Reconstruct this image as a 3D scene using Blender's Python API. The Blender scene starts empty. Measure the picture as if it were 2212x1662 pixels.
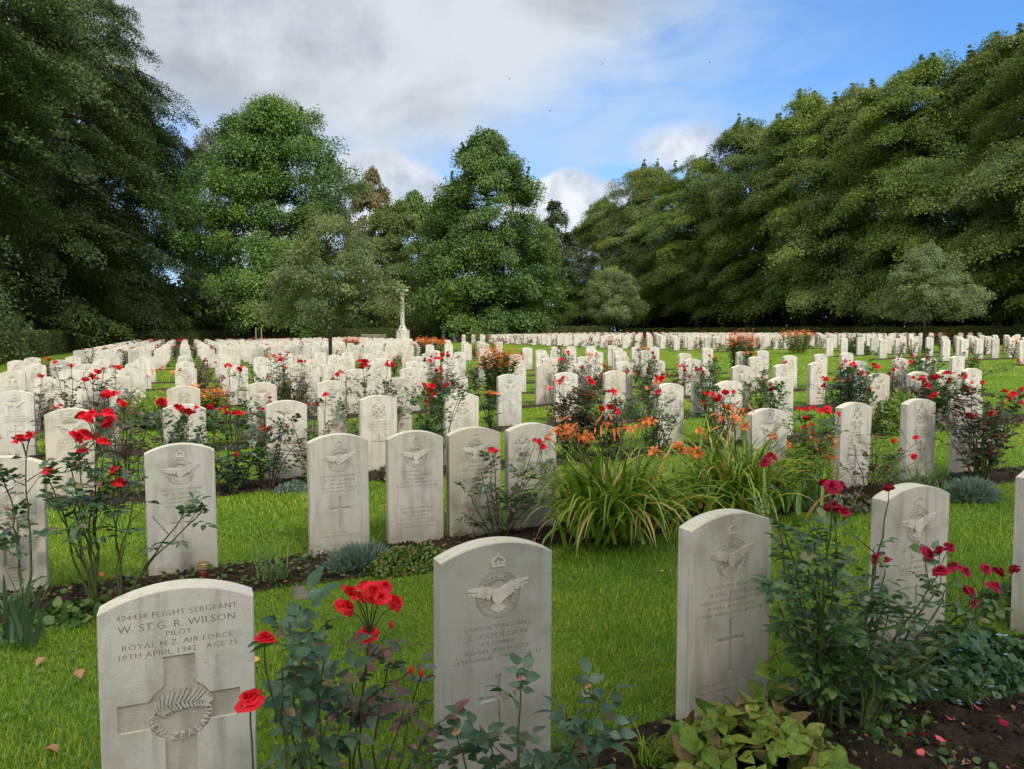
import bpy, bmesh, math, random
import numpy as np
from mathutils import Vector, Matrix

# ------------------------------------------------------------------ scene
S = bpy.context.scene
COL = S.collection
DEG = math.radians
YAW, PITCH, EYE, FPX = DEG(23.8), math.atan(103/1600), 1.45, 1600.0

# camera ---------------------------------------------------------------
cd = bpy.data.cameras.new('camera'); cam = bpy.data.objects.new('camera', cd); COL.objects.link(cam)
cd.sensor_width = 36; cd.lens = 36*FPX/2212; cd.clip_start = .05; cd.clip_end = 9000
cam.location = (0, 0, EYE); cam.rotation_euler = (math.pi/2-PITCH, 0, -YAW)
S.camera = cam

# exposure -------------------------------------------------------------
S.view_settings.view_transform = 'Standard'; S.view_settings.look = 'None'
S.view_settings.exposure = 1.56; S.view_settings.gamma = 1
S.cycles.max_bounces = 6; S.cycles.diffuse_bounces = 3; S.cycles.glossy_bounces = 2
S.cycles.transmission_bounces = 3; S.cycles.transparent_max_bounces = 4

# sun ------------------------------------------------------------------
SUN_EL, SUN_AZ_CAM = 46.0, 149.0        # azimuth measured clockwise from the view direction
sun_az = YAW + DEG(SUN_AZ_CAM)          # clockwise from +Y
sd = Vector((math.sin(sun_az)*math.cos(DEG(SUN_EL)), math.cos(sun_az)*math.cos(DEG(SUN_EL)), math.sin(DEG(SUN_EL))))
ld = bpy.data.lights.new('sun', 'SUN'); ld.energy = 1.3; ld.angle = DEG(8.0); ld.color = (1, .95, .87)
lo = bpy.data.objects.new('sun', ld); COL.objects.link(lo)
lo.rotation_euler = (-sd).to_track_quat('-Z', 'Y').to_euler()

# world ----------------------------------------------------------------
def build_world():
    w = bpy.data.worlds.new('World'); S.world = w; w.use_nodes = True
    nt = w.node_tree; nt.nodes.clear(); N = nt.nodes; L = nt.links
    def node(t, **k):
        n = N.new(t)
        for a, b in k.items(): setattr(n, a, b)
        return n
    def put(sock, v):
        if hasattr(v, 'is_output'): L.new(v, sock)
        else: sock.default_value = v
    def M(op, a, b=0.0, c=None, clamp=False):
        n = node('ShaderNodeMath', operation=op, use_clamp=clamp)
        put(n.inputs[0], a); put(n.inputs[1], b)
        if c is not None: put(n.inputs[2], c)
        return n.outputs[0]
    def sstep(x, a, b):
        n = node('ShaderNodeMapRange', interpolation_type='SMOOTHSTEP')
        put(n.inputs[0], x); n.inputs[1].default_value = a; n.inputs[2].default_value = b
        n.inputs[3].default_value = 0; n.inputs[4].default_value = 1
        return n.outputs[0]
    def mix(f, a, b):
        n = node('ShaderNodeMix', data_type='RGBA'); put(n.inputs[0], f); put(n.inputs[6], a); put(n.inputs[7], b)
        return n.outputs[2]
    sky = node('ShaderNodeTexSky', sky_type='NISHITA', sun_disc=False, sun_elevation=DEG(SUN_EL), sun_rotation=sun_az,
               air_density=1.0, dust_density=.3, ozone_density=2.0)
    tc = node('ShaderNodeTexCoord')
    rot = node('ShaderNodeVectorRotate', rotation_type='Z_AXIS'); L.new(tc.outputs['Generated'], rot.inputs[0]); rot.inputs['Angle'].default_value = YAW
    sp = node('ShaderNodeSeparateXYZ'); L.new(rot.outputs[0], sp.inputs[0])
    X, Y, Z = sp.outputs
    az = M('ARCTAN2', X, Y); el = M('ARCSINE', Z)
    den = M('MAXIMUM', M('ADD', Z, .10), .06)
    cb = node('ShaderNodeCombineXYZ'); put(cb.inputs[0], M('DIVIDE', X, den)); put(cb.inputs[1], M('DIVIDE', Y, den)); cb.inputs[2].default_value = 3.7
    ang = node('ShaderNodeCombineXYZ'); put(ang.inputs[0], az); put(ang.inputs[1], el); ang.inputs[2].default_value = 1.3
    def noise(vec, scale, detail=7, rough=.55, dist=0.0, sc=None):
        if sc:
            m = node('ShaderNodeMapping'); L.new(vec, m.inputs[0]); m.inputs['Scale'].default_value = sc[:3]
            if len(sc) > 3: m.inputs['Rotation'].default_value = (0, 0, sc[3])
            vec = m.outputs[0]
        n = node('ShaderNodeTexNoise'); L.new(vec, n.inputs['Vector']); n.inputs['Scale'].default_value = scale
        n.inputs['Detail'].default_value = detail; n.inputs['Roughness'].default_value = rough; n.inputs['Distortion'].default_value = dist
        return n.outputs['Fac']
    n_big = noise(cb.outputs[0], .8, 8, .55, .4)
    n_ang = noise(ang.outputs[0], 4.2, 8, .56, .3)
    n_fine = noise(ang.outputs[0], 13., 8, .6, .3)
    n_wisp = noise(ang.outputs[0], 4.0, 8, .62, .8, (1, 3.2, 1, .55))
    # large grey cloud filling the upper left, its lower edge climbing to the right
    edge = M('MINIMUM', M('ADD', .245, M('MULTIPLY', M('MAXIMUM', M('ADD', az, .10), 0), .50)), .62)
    d = M('SUBTRACT', el, edge)
    d = M('ADD', d, M('MULTIPLY', M('SUBTRACT', n_ang, .5), .26))
    d = M('ADD', d, M('MULTIPLY', M('SUBTRACT', n_fine, .5), .06))
    m_big = M('MAXIMUM', sstep(d, -.075, .075), M('MULTIPLY', sstep(Y, .25, -.25), .9))   # it is cloudy behind the camera too
    # thin veil everywhere but the far right
    veil = M('MULTIPLY', sstep(az, .58, .05), M('ADD', .30, M('MULTIPLY', sstep(n_wisp, .36, .66), .62)))
    low = sstep(el, .30, .02)
    veil = M('MAXIMUM', veil, M('MULTIPLY', low, .62))
    wisp = M('MULTIPLY', sstep(n_wisp, .55, .74), .40)
    veil = M('MAXIMUM', veil, wisp, clamp=True)
    # cumulus heads near the horizon
    def puff(a0, e0, ra, re, soft=.2):
        da = M('DIVIDE', M('SUBTRACT', az, a0), ra); de = M('DIVIDE', M('SUBTRACT', el, e0), re)
        r = M('SQRT', M('ADD', M('MULTIPLY', da, da), M('MULTIPLY', de, de)))
        r = M('ADD', r, M('MULTIPLY', M('SUBTRACT', n_fine, .5), 1.5))
        return sstep(r, 1.0+soft*.5, 1.0-soft)
    puffs = puff(-.175, .185, .085, .060)
    for a in [(.055, .165, .075, .055), (.125, .15, .06, .05), (.222, .240, .062, .030, .8), (-.30, .12, .08, .05), (-.06, .12, .07, .03)]:
        puffs = M('MAXIMUM', puffs, puff(*a))
    # colours: all relative to a Background strength of 0.1
    sk = node('ShaderNodeMix', data_type='RGBA', blend_type='MULTIPLY'); sk.inputs[0].default_value = 1
    L.new(sky.outputs[0], sk.inputs[6]); sk.inputs[7].default_value = (.37, .58, .78, 1)
    shade = sstep(n_big, .40, .62)
    shade2 = M('ADD', M('MULTIPLY', shade, .6), M('MULTIPLY', sstep(n_ang, .38, .62), .4))
    shade2 = M('ADD', shade2, M('MULTIPLY', M('SUBTRACT', n_fine, .5), .5))
    edge_l = M('MULTIPLY', sstep(d, .10, -.02), .35)
    shade2 = M('ADD', shade2, edge_l, clamp=True)
    gcol = mix(shade2, (.78, .87, 1.03, 1), (2.55, 2.68, 2.85, 1))
    gcol = mix(sstep(Y, .20, -.40), gcol, (8.2, 8.2, 8.2, 1))                # unseen clouds behind the camera, brightened to fill the front faces
    col = mix(veil, sk.outputs[2], (1.75, 2.3, 3.0, 1))
    pcol = mix(sstep(n_fine, .35, .6), (1.9, 2.1, 2.4, 1), (3.2, 3.28, 3.38, 1))
    col = mix(M('MULTIPLY', puffs, .92), col, pcol)
    col = mix(M('MULTIPLY', m_big, .94), col, gcol)
    bg = node('ShaderNodeBackground'); L.new(col, bg.inputs[0]); bg.inputs[1].default_value = .1
    out = node('ShaderNodeOutputWorld'); L.new(bg.outputs[0], out.inputs[0])
build_world()

# ------------------------------------------------------------------ terrain and pixel rays
_KP = [-60, 0, 6, 10, 20, 28, 48, 80]; _KZ = [-.3, 0, .064, .13, .33, .53, .75, .8]
def G(p, q):
    p = np.clip(np.asarray(p, float), -60, 80); q = np.clip(np.asarray(q, float), -20, 110)
    return .0065*q + np.interp(p, _KP, _KZ)
_s, _c = math.sin(YAW), math.cos(YAW); _cp, _sp = math.cos(PITCH), math.sin(PITCH)
def W(u, v, q):                                # point of the plane y = q seen in that direction of the photo (2212 wide)
    x = (u-1106)/FPX; y = (831-v)/FPX
    d = np.array([_c*x+_s*_cp+_s*_sp*y, -_s*x+_c*_cp+_c*_sp*y, -_sp+_cp*y])
    return d*(q/d[1]) + np.array([0, 0, EYE])
def GP(u, q):                                  # ground point in row q below column u
    a = (u-1106)/FPX
    p = q*(a*_c+_s)/(_c-a*_s)
    return np.array([p, q, float(G(p, q))])
def UZ(p, q):                                  # column and distance of a ground point
    Zd = _s*p+_c*q; return 1106+FPX*(_c*p-_s*q)/Zd, Zd
ROW = lambda n: 2.12+2.65*(n-1)
PITCH_P = .893

# ------------------------------------------------------------------ mesh helpers
class MB:
    def __init__(s): s.v = []; s.f = []; s.n = 0
    def add(s, v, f):
        v = np.asarray(v, float).reshape(-1, 3)
        for fa in (f if isinstance(f, list) and len(f) and isinstance(f[0], np.ndarray) else [np.asarray(f)]):
            if len(fa): s.f.append(np.asarray(fa)+s.n)
        s.v.append(v); s.n += len(v)
    def mesh(s, name, mat=None, smooth=False):
        me = bpy.data.meshes.new(name)
        if s.n:
            v = np.concatenate(s.v).astype(np.float32)
            me.vertices.add(len(v)); me.vertices.foreach_set('co', v.ravel())
            tot = np.concatenate([np.full(len(f), f.shape[1]) for f in s.f]).astype(np.int32)
            lv = np.concatenate([f.ravel() for f in s.f]).astype(np.int32)
            me.loops.add(len(lv)); me.loops.foreach_set('vertex_index', lv)
            me.polygons.add(len(tot))
            st = np.concatenate([[0], np.cumsum(tot)[:-1]]).astype(np.int32)
            me.polygons.foreach_set('loop_start', st)
            me.polygons.foreach_set('use_smooth', np.full(len(tot), bool(smooth)))
            me.update(calc_edges=True); me.validate()
        if mat: me.materials.append(mat)
        return me
def link(name, me, parent=None, loc=(0, 0, 0), rot=(0, 0, 0), scale=None):
    o = bpy.data.objects.new(name, me); COL.objects.link(o)
    o.location = loc; o.rotation_euler = rot
    if scale is not None: o.scale = (scale,)*3 if np.isscalar(scale) else scale
    if parent is not None: o.parent = parent
    return o
def tag(o, label, cat, group=None):
    o['label'] = label; o['category'] = cat
    if group: o['group'] = group
    return o
def structure(o): o['kind'] = 'structure'; return o
def stuff(o): o['kind'] = 'stuff'; return o
def empty(name, loc, label, cat, group=None):
    o = bpy.data.objects.new(name, None); COL.objects.link(o); o.location = loc; o.empty_display_size = .1
    return tag(o, label, cat, group)

def tube(mb, pts, rad, n=6, cap=True):
    pts = np.asarray(pts, float); k = len(pts); rad = np.broadcast_to(np.asarray(rad, float), (k,))
    t = np.gradient(pts, axis=0); t /= np.linalg.norm(t, axis=1)[:, None]+1e-9
    ref = np.array([0, 0, 1.]) if abs(t[0][2]) < .9 else np.array([1., 0, 0])
    a = np.cross(t, ref); a /= np.linalg.norm(a, axis=1)[:, None]+1e-9; b = np.cross(t, a)
    th = np.arange(n)/n*2*np.pi
    v = pts[:, None]+rad[:, None, None]*(np.cos(th)[None, :, None]*a[:, None]+np.sin(th)[None, :, None]*b[:, None])
    i = np.arange(k-1)[:, None]*n; j = np.arange(n)[None]; j2 = (j+1) % n
    f = np.stack([i+j, i+j2, i+n+j2, i+n+j], -1).reshape(-1, 4)
    mb.add(v.reshape(-1, 3), f)
    if cap:
        mb.f.append(np.arange(n)[None, ::-1]+mb.n-k*n); mb.f.append(np.arange(n)[None]+mb.n-n)
def box(mb, x0, x1, y0, y1, z0, z1):
    v = [(x0,y0,z0),(x1,y0,z0),(x1,y1,z0),(x0,y1,z0),(x0,y0,z1),(x1,y0,z1),(x1,y1,z1),(x0,y1,z1)]
    mb.add(v, [[0,3,2,1],[4,5,6,7],[0,1,5,4],[1,2,6,5],[2,3,7,6],[3,0,4,7]])
def norm(v): return v/(np.linalg.norm(v, axis=-1, keepdims=True)+1e-9)
def frames(axis, nrm):                          # rotation matrices with local Y = axis, local Z near nrm
    y = norm(axis); x = norm(np.cross(y, nrm)); z = np.cross(x, y)
    return np.stack([x, y, z], -1)
def scatter(mb, tv, tf, pos, R, sc):            # many transformed copies of a leaf or petal inside one mesh
    tv = np.asarray(tv, float); n = len(pos); sc = np.asarray(sc, float)
    if sc.ndim == 1: sc = sc[:, None]
    v = np.einsum('nij,nkj->nki', R, tv[None]*sc[:, None, :]) + pos[:, None]
    off = (np.arange(n)*len(tv))[:, None, None]
    mb.add(v.reshape(-1, 3), [ (np.asarray(fa)[None]+off).reshape(-1, np.asarray(fa).shape[1]) for fa in tf ])
def rdir(rng, n):
    v = rng.normal(size=(n, 3)); return norm(v)

# leaf templates (local Y is the length, Z the upper side)
LEAF_V = np.array([(0,0,0),(0,.36,-.05),(0,.7,-.06),(0,1,-.16),(-.30,.30,.05),(-.26,.66,.03),(.30,.30,.05),(.26,.66,.03)])
LEAF_F = [np.array([[1,4,5,2],[1,2,7,6]]), np.array([[0,4,1],[2,5,3],[0,1,6],[2,3,7]])]
RH_V = np.array([(0,0,0),(.32,.45,.04),(0,1,-.06),(-.32,.45,.04)]); RH_F = [np.array([[0,1,2,3]])]
LANCE_V = np.array([(0,0,0),(.11,.4,.05),(0,1,-.1),(-.11,.4,.05)])
BLADE_V = np.array([(-.5,0,0),(.5,0,0),(.36,.55,.06),(-.36,.55,.06),(0,1,.2)]); BLADE_F = [np.array([[0,1,2,3]]), np.array([[3,2,4]])]

# ------------------------------------------------------------------ materials
def mat(name, build):
    m = bpy.data.materials.new(name); m.use_nodes = True; nt = m.node_tree; nt.nodes.clear()
    out = nt.nodes.new('ShaderNodeOutputMaterial'); sh = build(nt, nt.nodes, nt.links)
    nt.links.new(sh, out.inputs[0]); return m
def N_(nt, t, **k):
    n = nt.nodes.new(t)
    for a, b in k.items(): setattr(n, a, b)
    return n
def nz(nt, vec, scale, detail=5, rough=.55, dist=0, sc=None):
    if sc:
        mp = N_(nt, 'ShaderNodeMapping'); nt.links.new(vec, mp.inputs[0]); mp.inputs['Scale'].default_value = sc; vec = mp.outputs[0]
    n = N_(nt, 'ShaderNodeTexNoise'); nt.links.new(vec, n.inputs['Vector']); n.inputs['Scale'].default_value = scale
    n.inputs['Detail'].default_value = detail; n.inputs['Roughness'].default_value = rough; n.inputs['Distortion'].default_value = dist
    return n.outputs['Fac']
def ramp(nt, f, stops, interp='LINEAR'):
    r = N_(nt, 'ShaderNodeValToRGB'); r.color_ramp.interpolation = interp
    e = r.color_ramp.elements
    while len(e) < len(stops): e.new(.5)
    for i, (p, c) in enumerate(stops):
        e[i].position = p; e[i].color = (*c, 1) if len(c) == 3 else c
    nt.links.new(f, r.inputs[0]); return r.outputs[0]
def mixc(nt, f, a, b, mode='MIX'):
    n = N_(nt, 'ShaderNodeMix', data_type='RGBA', blend_type=mode)
    for s, v in ((n.inputs[0], f), (n.inputs[6], a), (n.inputs[7], b)):
        if hasattr(v, 'is_output'): nt.links.new(v, s)
        else: s.default_value = v if not isinstance(v, tuple) or len(v) == 4 else (*v, 1)
    return n.outputs[2]
def mth(nt, op, a, b=0., clamp=False):
    n = N_(nt, 'ShaderNodeMath', operation=op, use_clamp=clamp)
    for s, v in ((n.inputs[0], a), (n.inputs[1], b)):
        if hasattr(v, 'is_output'): nt.links.new(v, s)
        else: s.default_value = v
    return n.outputs[0]
def principled(nt, col, rough=.7, spec=.3, bump=None, dist=.01, strength=1):
    b = N_(nt, 'ShaderNodeBsdfPrincipled')
    if hasattr(col, 'is_output'): nt.links.new(col, b.inputs['Base Color'])
    else: b.inputs['Base Color'].default_value = (*col, 1)
    if hasattr(rough, 'is_output'): nt.links.new(rough, b.inputs['Roughness'])
    else: b.inputs['Roughness'].default_value = rough
    b.inputs['Specular IOR Level'].default_value = spec
    if bump is not None:
        bp = N_(nt, 'ShaderNodeBump'); nt.links.new(bump, bp.inputs['Height']); bp.inputs['Distance'].default_value = dist
        bp.inputs['Strength'].default_value = strength; nt.links.new(bp.outputs[0], b.inputs['Normal'])
    return b.outputs[0]
def leafmat(name, stops, trans=.3, rough=.5, spec=.3, nscale=.35, nstops=None, tcol=1.3):
    def b(nt, N, L):
        geo = N_(nt, 'ShaderNodeNewGeometry'); tc = N_(nt, 'ShaderNodeTexCoord')
        c = ramp(nt, geo.outputs['Random Per Island'], stops)
        if nstops:
            f = nz(nt, tc.outputs['Object'], nscale, 3, .5)
            c = mixc(nt, 1.0, c, ramp(nt, f, nstops), 'MULTIPLY')
        p = principled(nt, c, rough, spec)
        t = N_(nt, 'ShaderNodeBsdfTranslucent')
        L.new(mixc(nt, 1.0, c, (tcol, tcol*1.05, tcol*.6, 1), 'MULTIPLY'), t.inputs[0])
        m = N_(nt, 'ShaderNodeMixShader'); m.inputs[0].default_value = trans
        L.new(p, m.inputs[1]); L.new(t.outputs[0], m.inputs[2]); return m.outputs[0]
    return mat(name, b)

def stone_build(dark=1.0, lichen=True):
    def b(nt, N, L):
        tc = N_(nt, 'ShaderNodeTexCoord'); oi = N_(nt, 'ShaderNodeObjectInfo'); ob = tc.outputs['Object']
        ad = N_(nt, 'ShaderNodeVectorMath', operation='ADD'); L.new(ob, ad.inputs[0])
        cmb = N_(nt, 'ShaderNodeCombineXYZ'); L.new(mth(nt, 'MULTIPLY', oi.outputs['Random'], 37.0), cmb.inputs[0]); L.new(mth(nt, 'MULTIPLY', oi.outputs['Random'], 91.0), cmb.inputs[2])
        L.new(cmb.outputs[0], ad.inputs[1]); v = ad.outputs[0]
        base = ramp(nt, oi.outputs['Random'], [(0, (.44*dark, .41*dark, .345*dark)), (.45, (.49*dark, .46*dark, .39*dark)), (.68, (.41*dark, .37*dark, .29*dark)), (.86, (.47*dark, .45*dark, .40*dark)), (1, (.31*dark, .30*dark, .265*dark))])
        patch = nz(nt, v, 4.5, 6, .6)
        c = mixc(nt, 1.0, base, ramp(nt, patch, [(.3, (.70, .69, .64)), (.5, (1, 1, 1)), (.72, (1.08, 1.05, 1.0))]), 'MULTIPLY')
        streak = nz(nt, v, 5.0, 5, .6, .2, (4.0, 4.0, .45))
        c = mixc(nt, mth(nt, 'MULTIPLY', ramp(nt, streak, [(.50, (0, 0, 0)), (.70, (1, 1, 1))]), .65), c, (.25*dark, .23*dark, .19*dark, 1))
        if lichen:
            sp = N_(nt, 'ShaderNodeSeparateXYZ'); L.new(ob, sp.inputs[0])
            lowf = N_(nt, 'ShaderNodeMapRange'); L.new(sp.outputs[2], lowf.inputs[0]); lowf.inputs[1].default_value = .30; lowf.inputs[2].default_value = -.05
            spl = nz(nt, v, 9, 7, .65)
            f = mth(nt, 'MULTIPLY', lowf.outputs[0], ramp(nt, spl, [(.38, (0, 0, 0)), (.60, (1, 1, 1))]), True)
            c = mixc(nt, mth(nt, 'MULTIPLY', f, .75), c, (.20, .165, .10, 1))
            geo = N_(nt, 'ShaderNodeNewGeometry'); sn = N_(nt, 'ShaderNodeSeparateXYZ'); L.new(geo.outputs['Normal'], sn.inputs[0])
            topf = ramp(nt, sn.outputs[2], [(.6, (0, 0, 0)), (.9, (1, 1, 1))])
            lic = ramp(nt, nz(nt, v, 26, 6, .65), [(.40, (.62, .60, .52)), (.55, (.66, .61, .42)), (.72, (.35, .34, .28))])
            c = mixc(nt, mth(nt, 'MULTIPLY', topf, .75), c, lic)
            spots = nz(nt, v, 60, 3, .5)
            c = mixc(nt, mth(nt, 'MULTIPLY', ramp(nt, spots, [(.66, (0, 0, 0)), (.72, (1, 1, 1))]), .35), c, (.22, .21, .18, 1))
        bn = mth(nt, 'ADD', nz(nt, v, 210, 4, .6), mth(nt, 'MULTIPLY', nz(nt, v, 45, 4, .6), .8))
        return principled(nt, c, .88, .2, bn, .0022, .9)
    return b
M = {}
M['stone'] = mat('portland_stone', stone_build())
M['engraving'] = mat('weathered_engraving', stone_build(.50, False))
M['carving'] = mat('light_tinted_carving', stone_build(1.12, False))  # relief made paler: the light it catches is put into its colour
M['recess'] = mat('dirt_and_shade_recess', stone_build(.84, False))  # floors made darker: dirt, and the hollow's shade put into the colour
M['cross_stone'] = mat('memorial_stone', stone_build(1.05))

def grass_ground(nt, N, L):
    tc = N_(nt, 'ShaderNodeTexCoord'); v = tc.outputs['Object']
    a = nz(nt, v, .35, 5, .6); b = nz(nt, v, 2.2, 6, .65); c3 = nz(nt, v, 30, 6, .7); st = nz(nt, v, 60, 4, .7, .0, (1, .35, 1))
    c = ramp(nt, a, [(.3, (.085, .16, .010)), (.5, (.12, .20, .014)), (.7, (.17, .23, .022))])
    c = mixc(nt, 1.0, c, ramp(nt, b, [(.3, (.72, .80, .7)), (.5, (1, 1, 1)), (.72, (1.35, 1.22, 1.2))]), 'MULTIPLY')
    c = mixc(nt, 1.0, c, ramp(nt, c3, [(.3, (.45, .50, .4)), (.5, (1, 1, 1)), (.7, (1.4, 1.35, 1.1))]), 'MULTIPLY')
    return principled(nt, c, .8, .15, mth(nt, 'ADD', c3, st), .05, .8)
M['grass_ground'] = mat('mown_lawn', grass_ground)
M['grass'] = leafmat('grass_blades', [(0, (0.0915, 0.1980, 0.0098)), (.35, (0.1464, 0.2700, 0.0146)), (.7, (0.2196, 0.3360, 0.0220)), (.93, (0.3172, 0.3600, 0.0488)), (1, (0.4880, 0.3960, 0.1464))],
                     .35, .45, .25, .9, [(.28, (.60, .74, .75)), (.46, (.92, .97, 1)), (.58, (1.1, 1.05, 1)), (.74, (1.55, 1.22, 1.25))])
def soil(nt, N, L):
    tc = N_(nt, 'ShaderNodeTexCoord'); v = tc.outputs['Object']
    a = nz(nt, v, 9, 6, .65); b = nz(nt, v, 70, 6, .7)
    c = ramp(nt, a, [(.3, (.022, .015, .010)), (.55, (.05, .034, .022)), (.75, (.085, .06, .04))])
    c = mixc(nt, 1.0, c, ramp(nt, b, [(.3, (.5, .5, .5)), (.5, (1, 1, 1)), (.72, (1.8, 1.7, 1.55))]), 'MULTIPLY')
    return principled(nt, c, .95, .15, mth(nt, 'ADD', b, a), .03, 1)
M['soil'] = mat('dark_soil', soil)
def bark_build(c0, c1, sc=(6, 6, 1.2)):
    def b(nt, N, L):
        tc = N_(nt, 'ShaderNodeTexCoord'); n = nz(nt, tc.outputs['Object'], 3, 6, .65, .3, sc)
        return principled(nt, ramp(nt, n, [(.3, c0), (.7, c1)]), .9, .15, n, .03, 1)
    return b
M['bark'] = mat('dark_bark', bark_build((.018, .014, .011), (.07, .058, .045)))
M['bark_pale'] = mat('pale_bark', bark_build((.07, .06, .05), (.22, .20, .17)))
M['stem_green'] = mat('green_cane', bark_build((.035, .05, .015), (.09, .11, .035)))
M['stem_brown'] = mat('brown_cane', bark_build((.03, .022, .014), (.09, .07, .04)))
NS = [(.3, (.55, .66, .6)), (.5, (1, 1, 1)), (.7, (1.5, 1.3, .95))]
M['leaf_beech'] = leafmat('beech_leaves', [(0, (0.0494, 0.0972, 0.0156)), (.5, (0.0910, 0.1512, 0.0234)), (.9, (0.1495, 0.1958, 0.0286)), (1, (0.2210, 0.2295, 0.0390))], .28, .5, .3, .16, NS)
M['leaf_olive'] = leafmat('olive_beech_leaves', [(0, (0.0675, 0.1076, 0.0243)), (.5, (0.1107, 0.1546, 0.0351)), (.9, (0.1620, 0.1932, 0.0459)), (1, (0.2228, 0.2208, 0.0540))], .28, .5, .3, .16, NS)
M['leaf_shade'] = leafmat('dark_beech_leaves', [(0, (.05, .085, .018)), (.5, (.082, .125, .028)), (.9, (.12, .155, .034)), (1, (.16, .17, .04))], .28, .5, .3, .16, NS)
M['leaf_brown'] = leafmat('turning_leaves', [(0, (.10, .105, .04)), (.5, (.155, .14, .06)), (1, (.20, .16, .075))], .25, .6, .2, .2, NS)
M['leaf_dark'] = leafmat('dark_hornbeam_leaves', [(0, (0.0201, 0.0413, 0.0115)), (.5, (0.0374, 0.0664, 0.0158)), (.92, (0.0633, 0.0944, 0.0201)), (1, (0.1077, 0.1254, 0.0259))], .22, .5, .25, .12, NS)
M['leaf_tulip'] = leafmat('fresh_green_leaves', [(0, (0.0416, 0.0936, 0.0156)), (.5, (0.0715, 0.1495, 0.0234)), (.92, (0.1105, 0.1950, 0.0312)), (1, (0.1560, 0.2210, 0.0390))], .28, .42, .4, .2, NS)
M['leaf_deep'] = leafmat('deep_green_leaves', [(0, (0.0399, 0.0844, 0.0155)), (.5, (0.0690, 0.1340, 0.0243)), (.92, (0.1074, 0.1747, 0.0309)), (1, (0.1534, 0.2038, 0.0387))], .26, .4, .4, .2, NS)
M['leaf_crab'] = leafmat('crab_apple_leaves', [(0, (.075, .11, .038)), (.5, (.115, .155, .055)), (.9, (.155, .19, .07)), (1, (.17, .16, .07))], .3, .5, .3, .6, NS)
M['leaf_silver'] = leafmat('silver_green_leaves', [(0, (.085, .12, .045)), (.5, (.13, .175, .068)), (1, (.19, .225, .095))], .28, .5, .3, .6, NS)
M['leaf_birch'] = leafmat('birch_leaves', [(0, (.09, .10, .06)), (.5, (.13, .14, .085)), (1, (.19, .19, .12))], .3, .5, .3, .3, NS)
M['leaf_larch'] = leafmat('larch_needles', [(0, (.035, .05, .025)), (1, (.075, .09, .045))], .2, .6, .2, .3, NS)
M['leaf_hedge'] = leafmat('hedge_leaves', [(0, (0.0345, 0.0575, 0.0138)), (.5, (0.0633, 0.0897, 0.0207)), (1, (0.1150, 0.1150, 0.0345))], .2, .5, .3, .5, NS)
def roseleaf(name, stops):
    def b(nt, N, L):
        geo = N_(nt, 'ShaderNodeNewGeometry'); tc = N_(nt, 'ShaderNodeTexCoord')
        c = ramp(nt, geo.outputs['Random Per Island'], stops)
        c = mixc(nt, 1.0, c, ramp(nt, nz(nt, tc.outputs['Object'], 55, 4, .6), [(.3, (.7, .72, .7)), (.55, (1, 1, 1)), (.75, (1.45, 1.35, 1.1))]), 'MULTIPLY')
        p = principled(nt, c, .36, .6, nz(nt, tc.outputs['Object'], 170, 3, .6), .002, .5)
        t = N_(nt, 'ShaderNodeBsdfTranslucent'); L.new(mixc(nt, 1.0, c, (1.3, 1.4, .7, 1), 'MULTIPLY'), t.inputs[0])
        m = N_(nt, 'ShaderNodeMixShader'); m.inputs[0].default_value = .2; L.new(p, m.inputs[1]); L.new(t.outputs[0], m.inputs[2]); return m.outputs[0]
    return mat(name, b)
M['leaf_rose'] = roseleaf('rose_leaves', [(0, (0.0290, 0.0754, 0.0348)), (.5, (0.0493, 0.1087, 0.0493)), (.8, (0.0725, 0.1305, 0.0580)), (.92, (0.1305, 0.0798, 0.0508)), (1, (0.1885, 0.1740, 0.0580))])
M['leaf_rose_green'] = roseleaf('green_rose_leaves', [(0, (0.0319, 0.0841, 0.0261)), (.6, (0.0580, 0.1276, 0.0348)), (.9, (0.1015, 0.1668, 0.0435)), (1, (0.1740, 0.1595, 0.0435))])
M['leaf_rose_red'] = roseleaf('bronze_rose_leaves', [(0, (0.0377, 0.0653, 0.0319)), (.5, (0.0725, 0.1087, 0.0493)), (.66, (0.1087, 0.0653, 0.0522)), (.9, (0.1595, 0.0653, 0.0609)), (1, (0.2320, 0.0870, 0.0725))])
def petal(name, c0, c1, tr=.25):
    return leafmat(name, [(0, c0), (1, c1)], tr, .5, .25, tcol=1.1)
M['red'] = petal('scarlet_petals', (.46, .004, .011), (.76, .014, .024))
M['crimson'] = petal('crimson_petals', (.22, .003, .024), (.44, .006, .042))
M['pink'] = petal('coral_petals', (.70, .10, .10), (.85, .20, .17))
M['orange'] = petal('orange_petals', (.62, .13, .03), (.80, .30, .10))
M['rust'] = petal('rust_petals', (.42, .07, .012), (.68, .20, .03))
M['white_petal'] = petal('white_petals', (.75, .75, .7), (.85, .85, .8))
M['purple'] = petal('purple_petals', (.16, .05, .22), (.28, .10, .36))
M['blue'] = petal('pale_blue_petals', (.30, .34, .65), (.45, .5, .8))
M['yellow'] = petal('yellow_petals', (.75, .5, .03), (.85, .65, .08))
M['dry'] = petal('faded_petals', (.28, .13, .07), (.45, .25, .14), .15)
M['lily_leaf'] = leafmat('daylily_leaves', [(0, (0.0844, 0.1613, 0.0135)), (.5, (0.1463, 0.2418, 0.0225)), (.86, (0.2363, 0.3117, 0.0394)), (.95, (0.4500, 0.3225, 0.0788)), (1, (0.3937, 0.2150, 0.0900))], .3, .4, .4)
M['tuft_blue'] = leafmat('blue_grey_tuft', [(0, (.09, .14, .11)), (1, (.17, .23, .18))], .2, .5, .3)
M['tuft_green'] = leafmat('green_tuft', [(0, (.06, .12, .03)), (1, (.14, .20, .07))], .25, .5, .3)
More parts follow.
